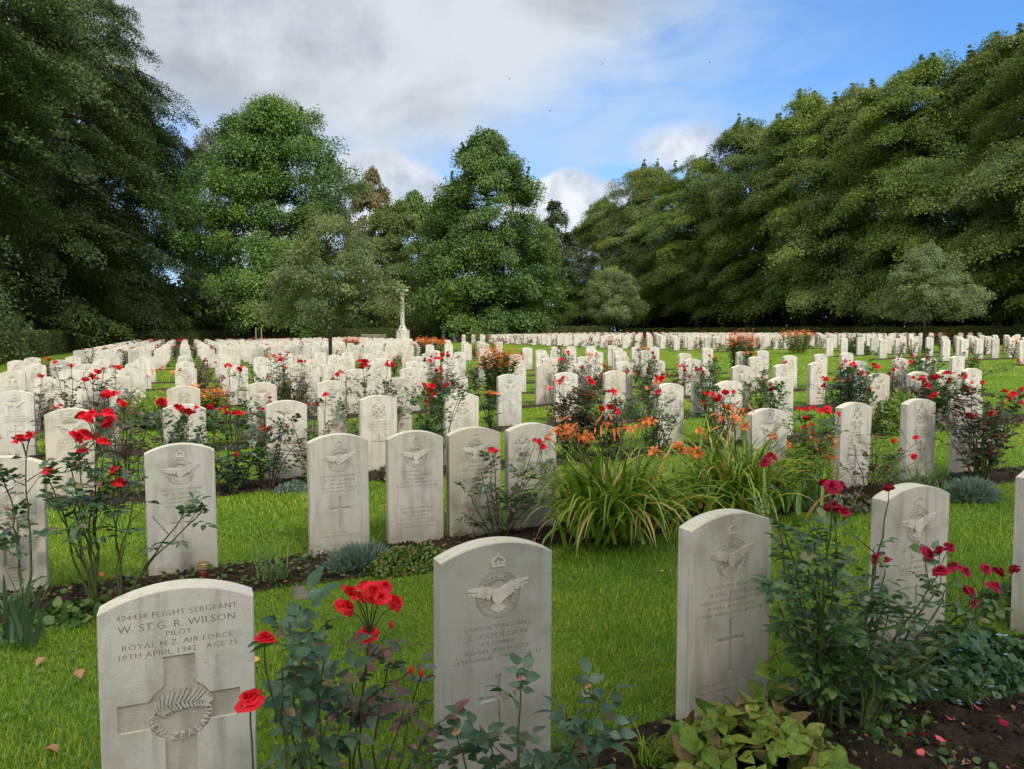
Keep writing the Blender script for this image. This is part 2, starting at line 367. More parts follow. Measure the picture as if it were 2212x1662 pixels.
M['iris'] = leafmat('iris_blades', [(0, (.06, .11, .06)), (1, (.12, .18, .09))], .25, .45, .4)
M['black'] = leafmat('black_grass', [(0, (.012, .014, .018)), (1, (.03, .03, .045))], .1, .4, .4)
M['litter'] = leafmat('leaf_litter', [(0, (.05, .03, .018)), (.5, (.14, .085, .045)), (.85, (.28, .17, .08)), (1, (.35, .10, .09))], .1, .7, .2)
M['sedum'] = leafmat('sedum_leaves', [(0, (.06, .12, .015)), (.7, (.12, .19, .025)), (1, (.2, .12, .04))], .2, .4, .4)
M['shrub'] = leafmat('shrub_leaves', [(0, (.07, .14, .015)), (.6, (.14, .23, .025)), (1, (.26, .30, .05))], .3, .45, .3)
M['leafy'] = leafmat('leafy_green', [(0, (.035, .085, .018)), (.6, (.06, .125, .026)), (1, (.12, .17, .04))], .25, .45, .3)
M['campan'] = leafmat('ground_cover_leaves', [(0, (.022, .07, .02)), (.6, (.04, .10, .03)), (1, (.07, .135, .05))], .2, .4, .4)
def broad(nt, N, L):
    geo = N_(nt, 'ShaderNodeNewGeometry'); tc = N_(nt, 'ShaderNodeTexCoord'); v = tc.outputs['Object']
    c = ramp(nt, geo.outputs['Random Per Island'], [(0, (.10, .19, .02)), (.4, (.17, .26, .03)), (.78, (.27, .31, .05)), (.92, (.22, .15, .06)), (1, (.28, .19, .09))])
    c = mixc(nt, 1.0, c, ramp(nt, nz(nt, v, 90, 5, .7), [(.3, (.55, .6, .5)), (.5, (1, 1, 1)), (.7, (1.5, 1.4, 1.3))]), 'MULTIPLY')
    c = mixc(nt, ramp(nt, nz(nt, v, 26, 6, .65), [(.58, (0, 0, 0)), (.67, (1, 1, 1))]), c, (.13, .07, .04, 1))
    p = principled(nt, c, .5, .4, nz(nt, v, 130, 5, .65), .008, 1)
    t = N_(nt, 'ShaderNodeBsdfTranslucent'); L.new(c, t.inputs[0])
    m = N_(nt, 'ShaderNodeMixShader'); m.inputs[0].default_value = .28; L.new(p, m.inputs[1]); L.new(t.outputs[0], m.inputs[2]); return m.outputs[0]
M['broad'] = mat('mottled_broad_leaves', broad)
def plain(name, col, rough=.6, spec=.3, metal=0, vary=.12):
    def b(nt, N, L):
        tc = N_(nt, 'ShaderNodeTexCoord'); n = nz(nt, tc.outputs['Object'], 14, 5, .6)
        c = mixc(nt, 1.0, (*col, 1), ramp(nt, n, [(.3, (1-vary,)*3), (.7, (1+vary,)*3)]), 'MULTIPLY')
        s = principled(nt, c, rough, spec, n, .002, .4)
        s.node.inputs['Metallic'].default_value = metal; return s
    return mat(name, b)
M['bench'] = plain('weathered_teak', (.26, .235, .20), .8, .2, 0, .25)
M['post'] = plain('timber_post', (.27, .20, .13), .8, .2, 0, .25)
M['brass'] = plain('tarnished_brass', (.35, .26, .10), .4, .5, .8)
M['redglass'] = plain('dark_red_glass', (.10, .02, .015), .15, .6)
M['bird'] = plain('dark_feathers', (.02, .02, .022), .7)

# ================================================================== GROUND
def vnoise(x, y, seed=0):                       # cheap smooth value noise, about -1..1
    x = np.asarray(x, float); y = np.asarray(y, float); xi = np.floor(x).astype(int); yi = np.floor(y).astype(int); fx = x-xi; fy = y-yi
    h = lambda a, b: (np.sin(a*127.1+b*311.7+seed*74.7)*43758.5453) % 1.0
    fx = fx*fx*(3-2*fx); fy = fy*fy*(3-2*fy)
    return 2*((h(xi, yi)*(1-fx)+h(xi+1, yi)*fx)*(1-fy)+(h(xi, yi+1)*(1-fx)+h(xi+1, yi+1)*fx)*fy)-1
def bed_edges(r, p):                            # front and rear edge of the soil strip of row r
    q = ROW(r)
    front = q-.47+.07*vnoise(p*1.3, r*3.1, 1)+.04*vnoise(p*4.1, r*3.1, 2)
    back = q+.05+.05*vnoise(p*1.7, r*5.3, 3)+.025*vnoise(p*5, r, 4)
    if r == 1:
        front = np.where(p > 1.0, front-.30, front)
    return front, back
LEFT_ROWS = list(range(1, 10))+list(range(12, 29)); RIGHT_ROWS = list(range(4, 10))+list(range(12, 29))
def in_bed(p, q):
    r = np.round((q+.25-2.12)/2.65+1); out = np.zeros(len(p), bool)
    for k in range(1, 12):
        if k in (10, 11): continue
        m = r == k
        if m.any():
            f, b = bed_edges(k, p[m]); e = .035*vnoise(p[m]*23, q[m]*23, 8)
            inb = (q[m] > f+.02+e) & (q[m] < b-.02+e) & (((p[m] > -4.4) & (p[m] < 15.0)) | (p[m] > 24.3))
            out[np.where(m)[0][inb]] = True
    return out
gx = np.concatenate([[-3000, -900, -300, -120], np.arange(-60, 82, 2), [120, 300, 900, 3000]])
gy = np.concatenate([[-3000, -900, -300, -80], np.arange(-20, 112, 2), [160, 300, 900, 3000]])
XX, YY = np.meshgrid(gx, gy, indexing='ij')
mb = MB(); nx, ny = XX.shape; ii = (np.arange(nx-1)[:, None]*ny+np.arange(ny-1)[None]).ravel()
mb.add(np.stack([XX, YY, G(XX, YY)], -1).reshape(-1, 3), np.stack([ii, ii+ny, ii+ny+1, ii+1], -1))
structure(link('ground', mb.mesh('ground', M['grass_ground'])))

def bed(r, p0, p1, step, nv):
    p = np.arange(p0, p1+step/2, step); f, b = bed_edges(r, p); t = np.linspace(0, 1, nv)
    P = np.repeat(p[:, None], nv, 1); Q = f[:, None]+(b-f)[:, None]*t[None]
    mound = np.sin(np.pi*t)[None]**.6*.022
    if nv > 8: mound = mound+np.sin(np.pi*t)[None]**.4*(.013*vnoise(P*14, Q*14, 5)+.008*vnoise(P*34, Q*34, 6)+.005*vnoise(P*70, Q*70, 7))
    Z = G(P, Q)+.004+mound
    mb = MB(); i = (np.arange(len(p)-1)[:, None]*nv+np.arange(nv-1)[None]).ravel()
    mb.add(np.stack([P, Q, Z], -1).reshape(-1, 3), np.stack([i, i+nv, i+nv+1, i+1], -1))
    structure(link('soil_bed', mb.mesh('soil_bed', M['soil'], True)))
for r in LEFT_ROWS:
    if r == 1: bed(r, -1.2, 4.6, .014, 52)
    elif r == 2: bed(r, -2.6, 8.5, .03, 30)
    elif r <= 4: bed(r, -4.3, 14.9, .06, 14)
    else: bed(r, -4.3, 14.9, .25, 6)
for r in RIGHT_ROWS: bed(r, 24.4, 47.2, .25, 6)

# crumbs of earth, twigs and dead leaf on the near beds
rngl = np.random.default_rng(3); mb = MB(); CR = np.array([(0, -.5, 0), (.5, .1, .1), (.05, .5, 0), (-.45, 0, .1), (0, .05, .55)]); CRF = [np.array([[0, 1, 4], [1, 2, 4], [2, 3, 4], [3, 0, 4]])]
for r, p0, p1, n in ((1, -.6, 4.3, 9000), (2, -2.2, 7.5, 9000), (3, -4, 9, 5000)):
    p = rngl.uniform(p0, p1, n); f, b = bed_edges(r, p); q = f+(b-f)*rngl.uniform(.04, .96, n); z = G(p, q)+.024
    scatter(mb, CR, CRF, np.stack([p, q, z], -1), frames(rdir(rngl, n)*np.array([1, 1, .2]), np.tile([0, 0, 1.], (n, 1))+rdir(rngl, n)*.3), .004+.034*rngl.random(n)**3.5)
stuff(link('soil_crumbs', mb.mesh('soil_crumbs', M['soil'])))
mb = MB()
for r, p0, p1, n in ((1, -.6, 4.3, 420), (2, -2.2, 7.5, 900), (3, -4, 11, 900), (4, -4, 13, 700)):
    p = rngl.uniform(p0, p1, n); f, b = bed_edges(r, p); q = f+(b-f)*rngl.uniform(.0, 1.0, n); z = G(p, q)+.032
    scatter(mb, LEAF_V*np.array([1.2, 1, 2]), LEAF_F, np.stack([p, q, z], -1), frames(rdir(rngl, n)*np.array([1, 1, .25]), np.tile([0, 0, 1.], (n, 1))+rdir(rngl, n)*.5), rngl.uniform(.012, .035, n))
stuff(link('leaf_litter', mb.mesh('leaf_litter', M['litter'], True)))
mb = MB()
for r, p0, p1, n in ((1, -.6, 4.3, 1900), (2, -2.2, 7.5, 2600), (3, -4, 12, 2600), (4, -4, 14, 2600), (5, -4, 14, 2200)):
    p = rngl.uniform(p0, p1, n); f, b = bed_edges(r, p); t = rngl.random(n); k = (vnoise(p*2.3, r+t*0, 33)+.5*vnoise(p*6, t*3, 34)) > .12; p, t = p[k], t[k]; f, b = bed_edges(r, p); q = f+(b-f)*t
    m = len(p); scatter(mb, LEAF_V*np.array([1.5, 1, 1]), LEAF_F, np.stack([p, q, G(p, q)+.02+.04*rngl.random(m)], -1), frames(rdir(rngl, m)*np.array([1, 1, .5]), np.tile([0, 0, 1.], (m, 1))+rdir(rngl, m)*.5), rngl.uniform(.014, .04, m))
stuff(link('low_weeds', mb.mesh('low_weeds', M['leafy'], True)))

# lawn: mown grass blades, dense close by and coarser farther off
rng = np.random.default_rng(5)
def lawn(n, z0, z1, hmin, hmax, wid):
    Zd = z0*(z1/z0)**rng.random(n)**.9; a = rng.uniform(-1.05, .90, n)
    X = a*Zd; p = _c*X+_s*Zd; q = -_s*X+_c*Zd
    k = ~in_bed(p, q) & (q < 31) & (p > -7.2); p, q, Zd = p[k], q[k], Zd[k]; m = len(p)
    h = rng.uniform(hmin, hmax, m)*(1+.45*vnoise(p*2.1, q*2.1, 9)+.3*vnoise(p*7, q*7, 10))
    az = rng.uniform(0, 2*np.pi, m)+1.2*vnoise(p*1.5, q*1.5, 11); lean = np.abs(rng.normal(.55, .35, m))
    ax = norm(np.stack([np.cos(az)*lean, np.sin(az)*lean, np.ones(m)], -1))
    R = frames(ax, np.stack([np.cos(az), np.sin(az), -.4*np.ones(m)], -1)+1e-4)
    w = wid*np.maximum(Zd/2.5, 1)**.8*rng.uniform(.7, 1.3, m)
    return np.stack([p, q, G(p, q)-.002], -1), R, np.stack([w, h, h], -1)
mb = MB()
for n, z0, z1, h0, h1, wd in ((390000, 1.25, 5.5, .018, .040, .0026), (220000, 5.0, 14, .020, .042, .0031), (80000, 13, 36, .026, .055, .0038)):
    pos, R, sc = lawn(n, z0, z1, h0, h1, wd)
    scatter(mb, BLADE_V, BLADE_F, pos, R, sc)
stuff(link('lawn_grass', mb.mesh('lawn_grass', M['grass'])))
# clover and daisy leaves dotted through the near lawn
mb = MB(); n = 9000
Zd = rng.uniform(1.4, 6, n); a = rng.uniform(-.8, .75, n); cl = vnoise(a*Zd*1.1, Zd*1.1, 21) > .25
Zd, a = Zd[cl], a[cl]; X = a*Zd; p = _c*X+_s*Zd; q = -_s*X+_c*Zd; k = ~in_bed(p, q); p, q = p[k], q[k]; n = len(p)
ax = rdir(rng, n); ax[:, 2] = np.abs(ax[:, 2])*.2
scatter(mb, RH_V*np.array([1.5, 1, 1]), RH_F, np.stack([p, q, G(p, q)+rng.uniform(.015, .034, n)], -1), frames(ax, np.tile([0, 0, 1.], (n, 1))), rng.uniform(.012, .022, n))
stuff(link('clover', mb.mesh('clover', M['leafy'])))

# ================================================================== HEADSTONES
SW, SH, ST, ARC = .381, .79, .076, .048
def profile(w=SW, h=SH, arc=ARC, n=28, inset=0):
    hw = w/2-inset; R = (arc*arc+(w/2)**2)/(2*arc); cz = h-R
    xs = np.linspace(hw, -hw, n+1); zs = cz+np.sqrt(np.maximum((R-inset)**2-xs**2, 0))
    return np.concatenate([[[-hw, -.15], [hw, -.15]], np.stack([xs, zs], -1)])
def stone_body():
    mb = MB(); e = .0035
    A, B = profile(inset=e), profile(); n = len(A)
    rings = [(A, 0), (B, e), (B, ST-e), (A, ST)]
    v = np.concatenate([np.stack([P[:, 0], np.full(n, y), P[:, 1]], -1) for P, y in rings])
    i = np.arange(n); j = (i+1) % n; F = []
    for k in range(3): F.append(np.stack([k*n+i, k*n+j, (k+1)*n+j, (k+1)*n+i], -1))
    mb.add(v, F); mb.f.append(np.arange(n)[None]); mb.f.append((3*n+np.arange(n))[None, ::-1])
    return mb.mesh('headstone', M['stone'])
def prism(mb, poly, y0, y1):                     # polygon in the x-z plane, counter-clockwise seen from the front
    poly = np.asarray(poly, float); n = len(poly); i = np.arange(n); j = (i+1) % n
    v = np.concatenate([np.stack([poly[:, 0], np.full(n, y0), poly[:, 1]], -1), np.stack([poly[:, 0], np.full(n, y1), poly[:, 1]], -1)])
    mb.add(v, [np.stack([i, i+n, j+n, j], -1), i[None], (n+i)[None, ::-1]])
def circ(cx, cz, r, n=40, a0=0, a1=2*math.pi, end=False):
    t = np.linspace(a0, a1, n, endpoint=end); return np.stack([cx+r*np.cos(t), cz+r*np.sin(t)], -1)
def annulus(mb, cx, cz, r0, r1, y0, y1, n=56):
    a = circ(cx, cz, r0, n); b = circ(cx, cz, r1, n); i = np.arange(n); j = (i+1) % n
    v = np.concatenate([np.stack([c[:, 0], np.full(n, y), c[:, 1]], -1) for c, y in ((a, y0), (b, y0), (b, y1), (a, y1))])
    mb.add(v, [np.stack([k*n+i, k*n+j, ((k+1) % 4)*n+j, ((k+1) % 4)*n+i], -1)[:, ::-1] for k in range(4)])
def sector(mb, cx, cz, r0, r1, a0, a1, y0, y1, n=12):
    prism(mb, np.concatenate([circ(cx, cz, r1, n, a0, a1, True), circ(cx, cz, r0, n, a1, a0, True)]), y0, y1)
def text_mesh(body, size, depth, width=None, thin=0.0):
    cu = bpy.data.curves.new('txt', 'FONT'); cu.body = body; cu.size = size; cu.align_x = 'CENTER'; cu.align_y = 'BOTTOM_BASELINE'
    cu.extrude = depth/2; cu.resolution_u = 2; cu.offset = thin*size; cu.space_character = 1.08
    o = bpy.data.objects.new('txt', cu); COL.objects.link(o)
    dg = bpy.context.evaluated_depsgraph_get(); me = bpy.data.meshes.new_from_object(o.evaluated_get(dg))
    bpy.data.objects.remove(o); bpy.data.curves.remove(cu)
    bm = bmesh.new(); bm.from_mesh(me); bmesh.ops.remove_doubles(bm, verts=bm.verts, dist=1e-5)
    v = np.array([x.co[:] for x in bm.verts]).reshape(-1, 3); f = [[y.index for y in x.verts] for x in bm.faces]
    bm.free(); bpy.data.meshes.remove(me)
    if width and len(v):
        w = v[:, 0].max()-v[:, 0].min()
        v[:, 0] *= min(1.35, width/w)
    return v, f
def addtext(mb, body, size, x, z, y, depth, width=None, ang=None, thin=0.0):
    v, f = text_mesh(body, size, depth, width, thin)
    if not len(v): return
    if ang is not None:
        c_, s_ = math.cos(ang), math.sin(ang); v = np.stack([v[:, 0]*c_-v[:, 1]*s_, v[:, 0]*s_+v[:, 1]*c_, v[:, 2]], -1)
    P = np.stack([x+v[:, 0], y-v[:, 2], z+v[:, 1]], -1)
    base = mb.n; mb.v.append(P); mb.n += len(P)
    for k in (3, 4):
        g = [t for t in f if len(t) == k]
        if g: mb.f.append(np.array(g)+base)
    for t in f:
        if len(t) > 4: mb.f.append(np.array([t])+base)
def ringtext(mb, s, cx, cz, r, size, a0, step, y, depth, inward=False, thin=0.0):
    for k, ch in enumerate(s):
        if ch == ' ': continue
        a = a0-k*step if not inward else a0+k*step
        addtext(mb, ch, size, cx+r*math.cos(a), cz+r*math.sin(a), y, depth, None, a-math.pi/2 if not inward else a+math.pi/2, thin)
def boolean(me, cutters):
    a = bpy.data.objects.new('a', me); COL.objects.link(a); tmp = []
    for cmb in cutters:
        cm = cmb.mesh('cut'); bm = bmesh.new(); bm.from_mesh(cm); bmesh.ops.recalc_face_normals(bm, faces=bm.faces); bm.to_mesh(cm); bm.free()
        b = bpy.data.objects.new('b', cm); COL.objects.link(b); tmp.append(b)
        md = a.modifiers.new('d', 'BOOLEAN'); md.operation = 'DIFFERENCE'; md.solver = 'EXACT'; md.object = b
    dg = bpy.context.evaluated_depsgraph_get(); out = bpy.data.meshes.new_from_object(a.evaluated_get(dg))
    out.name = 'headstone'
    for o in [a]+tmp:
        m_ = o.data; bpy.data.objects.remove(o); bpy.data.meshes.remove(m_)
    out.materials.clear(); out.materials.append(M['stone'])
    return out
def latin(cz, H=.205, Wd=.125, t=.0075, fl=.013):    # engraved cross, cz its top; flared ends
    z1 = cz; z0 = cz-H; za = cz-.077; hw = Wd/2; f = .012
    return [(-fl, z0), (fl, z0), (t, z0+f), (t, za-t), (hw-f, za-t), (hw, za-fl), (hw, za+fl), (hw-f, za+t), (t, za+t), (t, z1-f), (fl, z1), (-fl, z1),
            (-t, z1-f), (-t, za+t), (-hw+f, za+t), (-hw, za+fl), (-hw, za-fl), (-hw+f, za-t), (-t, za-t), (-t, z0+f)]
# --- badge of the flying eagle in a ring, crown above
def cut_eagle_badge(cx=0, s=1.0, cz=SH-.168):
    c1, c2, c3 = MB(), MB(), MB()
    annulus(c1, cx, cz, .0738*s, .0765*s, -.01, .0035); annulus(c2, cx, cz, .0678*s, .0700*s, -.01, .0030)
    annulus(c2, cx, cz, .0535*s, .0552*s, -.01, .0030)
    prism(c3, circ(cx, cz, .0500*s, 48), -.01, .0065)
    return [c1, c2, c3]
def eagle_mesh(mb, cx, cz, s=1.0):
    def pr(pts, y0, y1): prism(mb, [(cx+x*s, cz+z*s) for x, z in pts], y0, y1)
    # body, head turned right, tail fan
    pr([(-.020, -.014), (-.010, -.026), (.006, -.028), (.020, -.016), (.034, -.006), (.044, -.004), (.050, .004), (.042, .009), (.030, .012), (.012, .018), (-.004, .020), (-.020, .016)], -.0032, .0059)
    for k in range(5):
        a = -math.pi/2+(k-2)*.30; b0, b1 = a-.14, a+.14; r0, r1 = .012, .041-(abs(k-2))*.002
        pr([(.0+r0*math.cos(b0), -.014+r0*math.sin(b0)), (.0+r1*math.cos(b0), -.014+r1*math.sin(b0)), (r1*1.05*math.cos(a), -.014+r1*1.05*math.sin(a)), (r1*math.cos(b1), -.014+r1*math.sin(b1)), (r0*math.cos(b1), -.014+r0*math.sin(b1))], -.0012-.0006*(k % 2), .0058)
    # wings: leading edge and five feathers a side
    for sx, lift in ((-1, .0), (1, .018)):
        def w(pts, y0, y1):
            q = [(sx*x, z+lift*(max(x, 0)/.1)) for x, z in pts]
            pr(q if sx > 0 else q[::-1], y0, y1)
        w([(.006, .010), (.040, .008), (.068, .016), (.104, .022), (.103, .027), (.062, .032), (.034, .029), (.008, .019)], -.0042, .0058)
        for k in range(5):
            x0 = .022+.013*k; tipx = .036+.0155*k; tz = -.010+.0045*k
            w([(x0-.006, .012), (tipx-.007, tz+.002), (tipx+.001, tz-.001), (tipx+.006, tz+.004), (x0+.010, .016)], -.0024-.0007*(k % 2), .0058)
def crown_mesh(mb, cx, cz, s=1.0):
    def pr(pts, y1=-.003): prism(mb, [(cx+x*s, cz+z*s) for x, z in pts], y1, .004)
    pr([(-.022, -.017), (.022, -.017), (.023, -.010), (-.023, -.010)], -.0035)
    for x in (-.016, 0, .016): pr(circ(x, -.005, .0052, 10), -.0025)
    arc = circ(0, -.010, .027, 14, math.radians(14), math.radians(166), True); arc2 = circ(0, -.010, .0215, 14, math.radians(166), math.radians(14), True)
    prism(mb, [(cx+x*s, cz+z*s) for x, z in np.concatenate([arc, arc2])], -.003, .004)
    for a in np.linspace(.35, math.pi-.35, 8): pr(circ(.0245*math.cos(a), -.010+.0245*math.sin(a), .0026, 7), -.0045)
    pr(circ(0, .0185, .0038, 8), -.004); pr([(-.0015, .021), (.0015, .021), (.0015, .028), (-.0015, .028)]); pr([(-.005, .0235), (.005, .0235), (.005, .0262), (-.005, .0262)], -.0032)
def cut_wreath_badge(cx=0, s=1.0, cz=SH-.165):
    c1, c2, c3 = MB(), MB(), MB()
    for a0, a1 in ((22, 66), (114, 158), (196, 226), (238, 262), (278, 302), (314, 344)): sector(c1, cx, cz, .050*s, .079*s, math.radians(a0), math.radians(a1), -.01, .0065)
    annulus(c2, cx, cz, .0448*s, .0462*s, -.01, .003); prism(c3, circ(cx, cz, .0345*s, 36), -.01, .0065)
    return [c1, c2, c3]
def leaves_mesh(mb, cx, cz, s=1.0):
    for a in (44, 136, 211, 250, 290, 329):
        a = math.radians(a); r = .0645*s; px, pz = cx+r*math.cos(a), cz+r*math.sin(a); pts = []
        for k in range(14):
            t = a+k/14*2*math.pi; rr = (.0125 if k % 2 == 0 else .006)*s*(1.15 if k == 0 else .9); pts.append((px+rr*math.cos(t), pz+rr*math.sin(t)))
        prism(mb, pts, .001, .0064)
def carve(badge, blocks, cross_top=None, badge_x=(0,), bs=1.0):
    """one headstone body with everything cut into it, plus its parts as (name, mesh, sub-parts)"""
    cuts = []; parts = []
    for bx in badge_x:
        cuts += cut_eagle_badge(bx, bs) if badge == 'eagle' else cut_wreath_badge(bx, bs)
        cz = SH-(.168 if badge == 'eagle' else .165)
        eb, rb, kb = MB(), MB(), MB()
        eagle_mesh(eb, bx, cz, bs*(1 if badge == 'eagle' else .62))
        if badge == 'eagle': ringtext(rb, 'PER ARDUA AD ASTRA', bx, cz, .0575*bs, .0105*bs, math.radians(212), math.radians(245)/17, -.0006, .002)
        else: leaves_mesh(rb, bx, cz, bs)
        crown_mesh(kb, bx, SH-.060 if bs == 1 else SH-.075, bs)
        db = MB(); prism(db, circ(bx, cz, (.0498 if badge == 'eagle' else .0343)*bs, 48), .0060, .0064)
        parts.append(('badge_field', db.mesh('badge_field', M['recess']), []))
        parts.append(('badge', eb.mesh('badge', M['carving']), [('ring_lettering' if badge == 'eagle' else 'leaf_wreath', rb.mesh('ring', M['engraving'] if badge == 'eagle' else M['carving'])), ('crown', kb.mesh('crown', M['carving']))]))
    for nm, lines in blocks:
        tb, ib = MB(), MB()
        for t, s, z, w in lines:
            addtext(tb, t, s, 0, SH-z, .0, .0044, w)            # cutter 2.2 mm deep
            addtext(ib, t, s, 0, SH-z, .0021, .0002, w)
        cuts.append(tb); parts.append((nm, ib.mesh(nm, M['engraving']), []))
    if cross_top:
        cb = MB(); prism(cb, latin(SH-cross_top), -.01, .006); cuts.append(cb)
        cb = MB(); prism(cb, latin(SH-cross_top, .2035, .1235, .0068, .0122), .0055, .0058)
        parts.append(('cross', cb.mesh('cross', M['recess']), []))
    return boolean(stone_body(), cuts), parts
def L5(a, name, b, c, d, top=.275):
    return [('inscription', [(a, .0185, top, .23), (name, .0255, top+.030, .20), (b, .0185, top+.053, .30 if len(b) > 20 else None), (c, .0185, top+.077, .22), (d, .0185, top+.101, .31 if len(d) > 17 else .24)])]
HERO = {}
HERO['goulden'] = carve('eagle', L5('1330116 SERGEANT', 'E. GOULDEN', 'AIR GUNNER', 'ROYAL AIR FORCE', '24TH APRIL 1942 . AGE 32'), .425)
HERO['dennis'] = carve('eagle', L5('751783 FLIGHT SERGEANT', 'R.V.G. DENNIS', 'WIRELESS OPERATOR AIR GUNNER', 'ROYAL AIR FORCE', '24TH APRIL 1942  AGE 23') +
                       [('epitaph', [('UNTIL THE DAY BREAK', .0165, .635, .27), ('AND THE SHADOWS FLEE AWAY', .0165, .662, .31)])], .392)
HERO['observer'] = carve('eagle', L5('1375 SERGEANT', 'K. T.', 'OBSERVER', 'ROYAL AIR FORCE', '24TH APRIL 1942'), .425)
HERO['hilton'] = carve('eagle', L5('1128541 SERGEANT', 'J. HILTON', 'WIRELESS OPERATOR/AIR GUNNER', 'ROYAL AIR FORCE', '30TH JULY 1943  AGE 31'), .40)
HERO['hogan'] = carve('eagle', L5('1400718 FLIGHT SERGEANT', 'W. E. HOGAN', 'AIR GUNNER', 'ROYAL AIR FORCE', '30TH JULY 1943'), .395)
HERO['fox'] = carve('eagle', L5('1815826 SERGEANT', 'A. W. G. FOX', 'AIR GUNNER', 'ROYAL AIR FORCE', '30TH JULY 1943') + [('epitaph', [('SLEEPING', .015, .640, .09), ('WHERE NO SHADOWS FALL', .015, .665, .27)])], .405)
HERO['barry'] = carve('eagle', L5('1390368 SERGEANT', 'E. T. BARRY', 'AIR BOMBER', 'ROYAL AIR FORCE', '30TH JULY 1943  AGE 22') +
                      L5('1340249 SERGEANT', 'W. BROWN', 'FLIGHT ENGINEER', 'ROYAL AIR FORCE', '30TH JULY 1943  AGE 25', .525) + [('epitaph', [('UNTIL THE DAY BREAK', .0165, .652, .24)])])
HERO['sutton'] = carve('wreath', L5('CAPTAIN', 'G. SUTTON', 'AIR GUNNER', 'ROYAL AIR FORCE', '30TH JULY 1943', .30) + [('epitaph', [('SON OF A LOVING', .015, .455, .2)])], None, (-.085, .085), .85)
# the fern stone of the first row
def fern_stone():
    cz = SH-.335; cuts = []
    w, t, R, hb = .039, .0375, .083, .150; a = math.asin(w/R); b = math.asin(t/R); zt = SH-.182; zb = -.10; poly = []
    def arc(a0, a1): return [tuple(x) for x in circ(0, cz, R, 9, a0, a1, True)]
    poly += [(w, zt), (-w, zt)] + arc(math.pi/2+a, math.pi-b) + [(-hb, cz+t), (-hb, cz-t)] + arc(math.pi+b, 1.5*math.pi-a) + [(-w, zb), (w, zb)] + arc(1.5*math.pi+a, 2*math.pi-b) + [(hb, cz-t), (hb, cz+t)] + arc(b, math.pi/2-a)
    cb = MB(); prism(cb, poly, -.01, .0065); cuts.append(cb)
    lines = [('404438 FLIGHT SERGEANT', .021, .072, .295), ('W. ST.G. R. WILSON', .028, .105, .285), ('PILOT', .020, .127, .062), ('ROYAL N.Z. AIR FORCE', .021, .152, .27), ('18TH APRIL 1942   AGE 25', .021, .176, .29)]
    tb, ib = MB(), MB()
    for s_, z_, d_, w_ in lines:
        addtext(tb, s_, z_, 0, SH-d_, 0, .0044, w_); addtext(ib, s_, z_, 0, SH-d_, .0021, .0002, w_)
    fl = MB(); prism(fl, np.array(poly)*np.array([.996, 1])-np.array([0, 0]), .0060, .0064); floor_ = fl.mesh('cross', M['recess'])  # darker floor sheet, recess shade put into its colour so letters stand out
    body = boolean(stone_body(), cuts+[tb]); fb = MB()
    sp = np.array([(-.074, -.008), (-.062, .004), (-.045, .014), (-.020, .021), (.010, .023), (.038, .019), (.060, .012), (.074, .008)]); sp[:, 1] += cz
    tt = np.linspace(0, 1, 40); x = np.interp(tt, np.linspace(0, 1, len(sp)), sp[:, 0]); z = np.interp(tt, np.linspace(0, 1, len(sp)), sp[:, 1])
    tube(fb, np.stack([x, np.full(40, .0025), z], -1), np.linspace(.0034, .0012, 40), 6)
    for k in range(7, 39, 2):
        u = k/39; tx, tz = x[min(k+1, 39)]-x[k-1], z[min(k+1, 39)]-z[k-1]; ta = math.atan2(tz, tx)
        for sgn, ln in ((1, .046*math.sin(math.pi*(.16+.80*u))**.8), (-1, .027*(1-u)**.6+.006)):
            a_ = ta+sgn*(1.25-.5*u if sgn > 0 else 1.15); wd = .0042
            d_ = np.array([math.cos(a_), math.sin(a_)]); nn = np.array([-d_[1], d_[0]]); o_ = np.array([x[k], z[k]]); pts = []
            m_ = 6
            for i in range(m_): f_ = i/(m_-1); pts.append(o_+d_*ln*f_+nn*(-wd)*(math.sin(math.pi*min(f_*.9+.08, 1))*(1 if i % 2 else .62)))
            for i in reversed(range(m_)): f_ = i/(m_-1); pts.append(o_+d_*(ln*f_+.0004)+nn*wd*(math.sin(math.pi*min(f_*.9+.08, 1))*(1 if i % 2 else .62)))
            prism(fb, pts, -.0006-.0004*(k % 4), .0062)
    fern = fb.mesh('fern_emblem', M['carving'])
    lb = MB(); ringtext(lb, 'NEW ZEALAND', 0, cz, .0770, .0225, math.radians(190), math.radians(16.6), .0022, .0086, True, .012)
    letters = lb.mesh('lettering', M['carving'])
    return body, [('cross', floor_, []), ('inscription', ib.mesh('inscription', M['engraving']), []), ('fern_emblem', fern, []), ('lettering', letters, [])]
HERO['fern'] = fern_stone()
GEN_LINES = [('inscription', [('SERGEANT', .0185, .275, .2), ('AIR GUNNER', .0255, .305, .2), ('ROYAL AIR FORCE', .0185, .333, .25), ('30TH JULY 1943', .0185, .360, .26)])]
HERO['plain_eagle'] = carve('eagle', GEN_LINES, .40)
HERO['plain_wreath'] = carve('wreath', GEN_LINES, .40)

